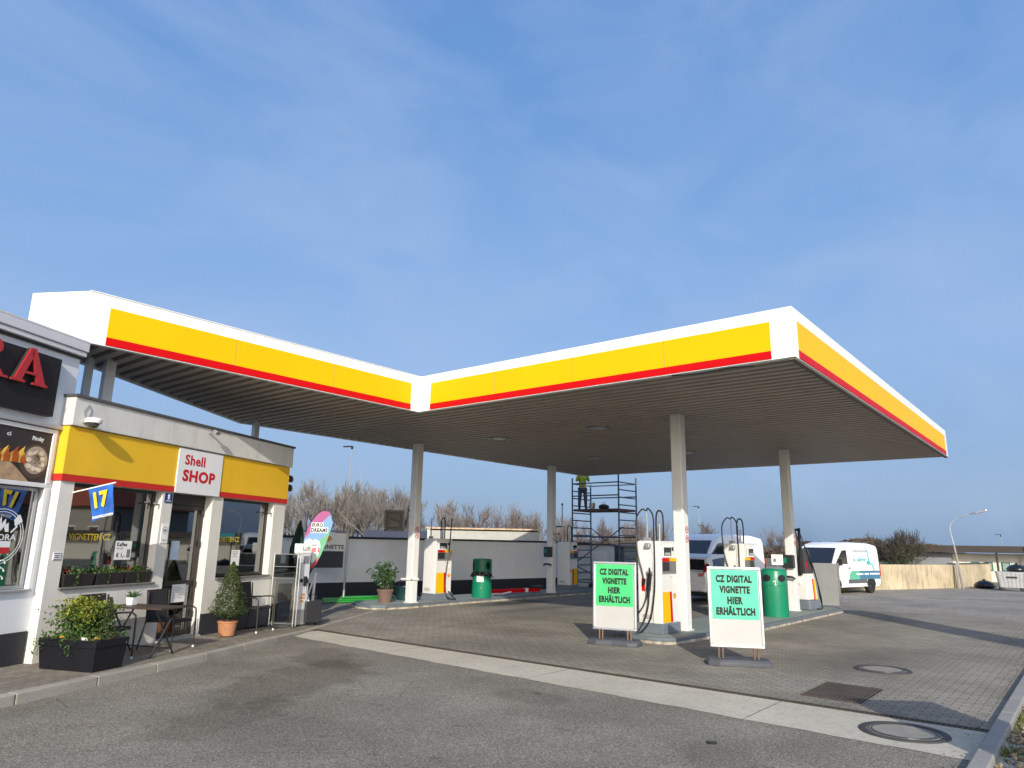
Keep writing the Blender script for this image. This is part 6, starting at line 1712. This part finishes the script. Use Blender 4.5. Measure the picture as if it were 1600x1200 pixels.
MB().box(53.50, 53.598, 2.2, 3.4, 1.84, 2.2).build('fascia_board', M('teal_board', (0.02, 0.30, 0.36), .5), t)
MB().box(54.45, 54.598, 3.2, 3.75, .0, 1.74).build('buttress', M('cream_buttress', (0.55, 0.50, 0.40), .8, var=.15), t)
# red roofed house farther round to the right (mirrored in the shop glass)
t = thing('red_roofed_house', 'house with red tiled roof standing off to the right across the yard', 'house', (62, -9, 0), R(20))
MB().box(-5, 5, -4, 4, 0, 4.2).build('wall', M('house_plaster', (0.30, 0.28, 0.24), .8, var=.05), t)
MB().prism([(-4.6, 4.201), (4.6, 4.201), (0, 8.0)], -5.6, 5.6, 'x').build('roof', M('red_tiles', (0.26, 0.07, 0.04), .8, var=.2, vs=6), t)
for y in (-2.2, 0.2, 2.4):
    w = MB().box(-5.04, -5.001, y - .5, y + .5, 1.2, 2.6).build('window', WHI, t); MB().box(-5.06, -5.041, y - .42, y + .42, 1.28, 2.52).build('pane', CGLASS, w)

# ================================================================== TREES
def branch(tw, lm, p, d, L_, r, depth, rng, spread, minr):
    k_ = 3 if depth > 2 else 2
    pts = [p]; q = p; dd = d
    for i in range(k_):
        dd = (dd + Vector((rng.gauss(0, .13), rng.gauss(0, .13), rng.gauss(.05, .08)))).normalized()
        q = q + dd * (L_ / k_); pts.append(q)
    rs = [r * (1 - .45 * i / k_) for i in range(k_ + 1)]
    (lm if r > .035 else tw).tube(pts, [max(minr, x) for x in rs], 5 if r > .035 else 3, cap=False)
    if depth == 0: return
    nb = rng.choice((2, 2, 3)) if depth > 1 else rng.choice((2, 3))
    for i in range(nb):
        f = rng.uniform(.45, 1.0); b = pts[min(int(f * k_), k_ - 1)].lerp(pts[min(int(f * k_) + 1, k_)], f * k_ - int(f * k_))
        a = rng.uniform(0, 2 * PI); ax = Vector((math.cos(a), math.sin(a), 0))
        nd = (dd + ax * rng.uniform(.3, .8) * spread + Vector((0, 0, .18))).normalized()
        branch(tw, lm, b, nd, L_ * rng.uniform(.58, .80), r * rng.uniform(.45, .62), depth - 1, rng, spread, minr)
    branch(tw, lm, pts[-1], (dd + Vector((rng.gauss(0, .15), rng.gauss(0, .15), .2))).normalized(), L_ * .78, r * .62, depth - 1, rng, spread, minr)
def make_tree(label, seed, mt, spread, H=6.0, stems=1, depth=5, minr=.011, cat='tree', name='bare_tree', group='leafless trees behind the yard wall'):
    rng = random.Random(seed)
    t = thing(name, label, cat, (0, 0, 0), 0, group)
    tw, lm = MB(), MB()
    for i in range(stems):
        a = rng.uniform(0, 2 * PI); lean = 0 if stems == 1 else rng.uniform(.15, .5)
        branch(tw, lm, Vector((.12 * math.cos(a) * (stems > 1), .12 * math.sin(a) * (stems > 1), -.1)), Vector((lean * math.cos(a), lean * math.sin(a), 1)).normalized(), H * .30, H * .016, depth, rng, spread, minr)
    zmax = max(v[2] for v in tw.v); k_ = H / zmax
    tw.v = [(x * k_, y * k_, z * k_) for x, y, z in tw.v]; lm.v = [(x * k_, y * k_, z * k_) for x, y, z in lm.v]
    lm.build('trunk', BARK, t, smooth='all'); tw.build('crown', mt, t)
    return t
P_G = [make_tree('x', 5, TWIG_G, .72, stems=3, depth=5, minr=.010), make_tree('x', 8, TWIG_G, .6, stems=4, depth=5, minr=.010), make_tree('x', 21, TWIG_G, 1.0, stems=1, depth=6, minr=.010)]
P_B = [make_tree('x', 31, TWIG_B, .8, stems=4, depth=5, minr=.010), make_tree('x', 47, TWIG_B, 1.0, stems=3, depth=5, minr=.010)]
used = set()
def place_tree(proto, label, x, y, H, rz):
    if proto.name not in used:
        used.add(proto.name); o = proto; o.location = (x, y, 0); o.rotation_euler = (0, 0, rz); o['label'] = label
    else:
        o = dup(proto, label, (x, y, 0), rz)
    o.scale = (H / 6.0,) * 3
    return o
spec = [  # px is only noted to say where each stands
    ('g', 0, 33.0, 50.6, 6.3, 'tall grey bare tree beside the shop corner floodlights'),
    ('g', 1, 34.0, 48.6, 6.0, 'grey bare tree behind the closed parasol'),
    ('g', 2, 35.3, 48.6, 5.9, 'grey bare tree behind the feather flag tip'),
    ('g', 0, 36.4, 46.6, 6.0, 'grey bare tree just left of the tall lamp mast'),
    ('g', 1, 37.6, 47.0, 6.4, 'grey bare tree just right of the tall lamp mast'),
    ('g', 0, 38.4, 45.4, 6.3, 'tall grey bare tree midway from lamp mast to back left column'),
    ('g', 1, 39.5, 44.8, 6.2, 'grey bare tree over the notched dark board'),
    ('g', 2, 42.6, 42.3, 5.6, 'single spreading bare tree right of the back left column'),
    ('g', 0, 41.0, 43.6, 5.3, 'grey bare tree hidden behind the back left column'),
    ('g', 1, 44.0, 40.8, 4.7, 'short grey bare tree over the blue building end'),
    ('g', 2, 37.0, 54.0, 7.2, 'tall grey bare tree in the rear row right of the shop corner'),
    ('g', 1, 39.4, 53.6, 7.4, 'tall grey bare tree in the rear row above the feather flag'),
    ('g', 0, 41.2, 52.2, 7.4, 'tall grey bare tree in the rear row right behind the lamp mast'),
    ('g', 2, 43.6, 51.0, 7.3, 'tall spreading bare tree in the rear row right of the thinner mast'),
    ('g', 1, 45.6, 49.6, 7.0, 'grey bare tree in the rear row left of the back left column'),
    ('b', 1, 49.6, 45.2, 5.9, 'brownish bare tree in the rear row between bush and long looped hose'),
    ('b', 0, 46.0, 38.6, 5.4, 'brownish bare tree above the torn litter bin'),
    ('b', 1, 46.9, 37.4, 4.8, 'brownish bare tree left of the back right column'),
    ('b', 0, 48.2, 35.6, 4.7, 'brownish bare tree hidden behind the back right column'),
    ('b', 1, 49.5, 34.0, 4.6, 'brownish bare tree behind the vent pipes'),
    ('b', 0, 50.4, 32.2, 4.2, 'brownish bare tree below the scaffold platform'),
    ('b', 1, 51.6, 30.6, 4.2, 'brownish bare tree right of the scaffold tower'),
    ('b', 0, 52.6, 28.6, 4.4, 'brownish bare tree behind the near pump hoses'),
    ('b', 1, 57.2, 24.5, 4.2, 'bare tree above the van next to the near column'),
    ('b', 0, 58.6, 19.3, 3.9, 'bare tree above the pump behind the right green sign'),
]
for i, (kd, j, x, y, H, lab) in enumerate(spec):
    place_tree((P_G if kd == 'g' else P_B)[j], lab, x, y, H, i * 1.37)
# second, lower row thickens the strip
low_lab = 'low bare bush in the undergrowth between the leafless trees'
pb = make_tree(low_lab, 77, TWIG_B, 1.1, H=2.7, stems=6, depth=4, minr=.008, cat='bush', name='bare_bush', group='low bare bushes between the trees')
bs = [(34.5 + i * 1.18 + random.uniform(-.4, .4), 51.5 - i * 1.42 + random.uniform(-.5, .5)) for i in range(17) if i % 2 == 0]
for i, (x, y) in enumerate(bs):
    o = pb if i == 0 else dup(pb)
    o.location = (x, y, 0); o.rotation_euler = (0, 0, i * 2.1); o.scale = (random.uniform(.9, 1.25),) * 3
# bush behind the cream wall
o = make_tree('dense leafless round bush behind the cream wall', 91, M('dark_twigs', (0.075, 0.066, 0.05), .9, var=.2), 1.15, H=3.35, stems=10, depth=5, minr=.008, cat='bush', name='leafless_bush', group=None)
o.location = (52.2, 10.0, 0); o.scale = (1.15, 1.15, 1)
lf = MB(); leaves(lf, 900, lambda: ((random.gauss(0, .55), random.gauss(0, .55), random.uniform(.3, 2.0)), None), .05)
lf.build('ivy', LEAF_G, o)
# masts and lamps far behind
def lamp_mast(label, x, y, h, kind, k=1.0):
    t = thing('lamp_mast', label, 'lamp mast', (x, y, 0), 0, 'far lamp masts')
    MB().tube([(0, 0, 0), (0, 0, h)], [.09 * k, .05 * k], 8).build('pole', M('pale_mast', (0.26, 0.28, 0.31), .5), t)
    if kind:
        m_ = MB(); m_.obox((-.25 * k, .35 * k, h + .0), (.35 * k, .9 * k, .10 * k), rz=R(20)); m_.build('lamp_head', DARKM, t, bevel=.02)
        MB().obox((0, 0, h - .1), (.16 * k, .16 * k, .3 * k)).build('bracket', DARKM, t)
lamp_mast('tall pale lamp mast with flat head between the flag and the back left column', 42.85, 55.35, 10.8, True)
lamp_mast('thinner pale mast just right of the tall lamp mast', 43.6, 54.6, 8.4, False)
lamp_mast('far lamp mast with short head right of the near column, the higher one', 63.7, 29.0, 5.6, True, .6)
lamp_mast('far lamp mast with short head right of the near column, the lower one', 63.3, 28.4, 3.8, True, .6)
lamp_mast('far lamp mast above the flat roofed house at right edge', 72.0, 6.1, 3.3, True, .45)
# ---------------------------------------------------------------- far wood and hills
stuff_m = leaf_mat('far_wood_twigs', (0.055, 0.045, 0.038), (0.13, 0.10, 0.08), .9)
fw = MB()
for i in range(30000):
    u = random.random(); az = R(8 + 27 * u); d = random.uniform(150, 215)
    ht = 3.4 + 1.6 * math.sin(u * 9 + .5) * .5 + (1.3 if .15 < u < .35 else 0) + 1.0 * math.sin(u * 41) * .4
    ht *= .72
    z = ht * (1 - random.random() ** 2) ; s_ = random.uniform(.12, .36)
    c = Vector((d * math.cos(az), d * math.sin(az), z - .3))
    t1 = Vector((-math.sin(az), math.cos(az), 0))
    fw.quad(tuple(c - t1 * s_ * .5), tuple(c + t1 * s_ * .5 + Vector((random.uniform(-1, 1), random.uniform(-1, 1), .2))), tuple(c + t1 * random.uniform(-.3, .3) + Vector((0, 0, s_ * random.uniform(.9, 1.8)))))
stuff(fw.build('far_wood', stuff_m))
hl = MB()
pts = []
for i in range(41):
    az = R(-10 + 60 * i / 40); d = 420
    pts.append((d * math.cos(az), d * math.sin(az), 2.0 + 2.5 * math.sin(i * .35) + 1.0 * math.sin(i * 1.1)))
vs = [(x, y, -2) for x, y, z in pts] + [(x * 1.1, y * 1.1, max(1, z)) for x, y, z in pts] + [(x * 1.5, y * 1.5, -2) for x, y, z in pts]
hl.add(vs, [(i, i + 1, 41 + i + 1, 41 + i) for i in range(40)] + [(41 + i, 42 + i, 83 + i, 82 + i) for i in range(40)])
struct(hl.build('hills', M('hill_ground', (0.10, 0.095, 0.07), .95, var=.25, vs=.03), smooth='all'))
# unseen tall panel, added beyond the right edge to cast a shadow over the forecourt
t = thing('shadow_caster', 'unseen tall white panel added beyond the right edge to shadow the forecourt', 'shadow_caster', (13.4, -2.9, 0), R(20))
MB().box(-.08, .08, -.55, .55, .5, 6.2).build('panel', FASC, t, bevel=.02); MB().box(-.06, .06, -.5, .5, 0, .5).build('foot', GREYM, t)
MB().box(-.083, .083, -.5, .5, 4.6, 5.9).build('yellow_panel', YEL, t)
t = thing('shadow_board', 'unseen low white board on posts added beyond the right edge as shadow caster', 'sign', (7.0, -.5, 0), R(-55))  # unseen board, added so its shadow falls near the right kerb
MB().box(-.5, .5, -.02, .02, .6, 1.85).build('board', WHITE, t)
for x in (-.42, .42): MB().tube([(x, 0, 0), (x, 0, .61)], .025, 8).build('post', GREYM, t)
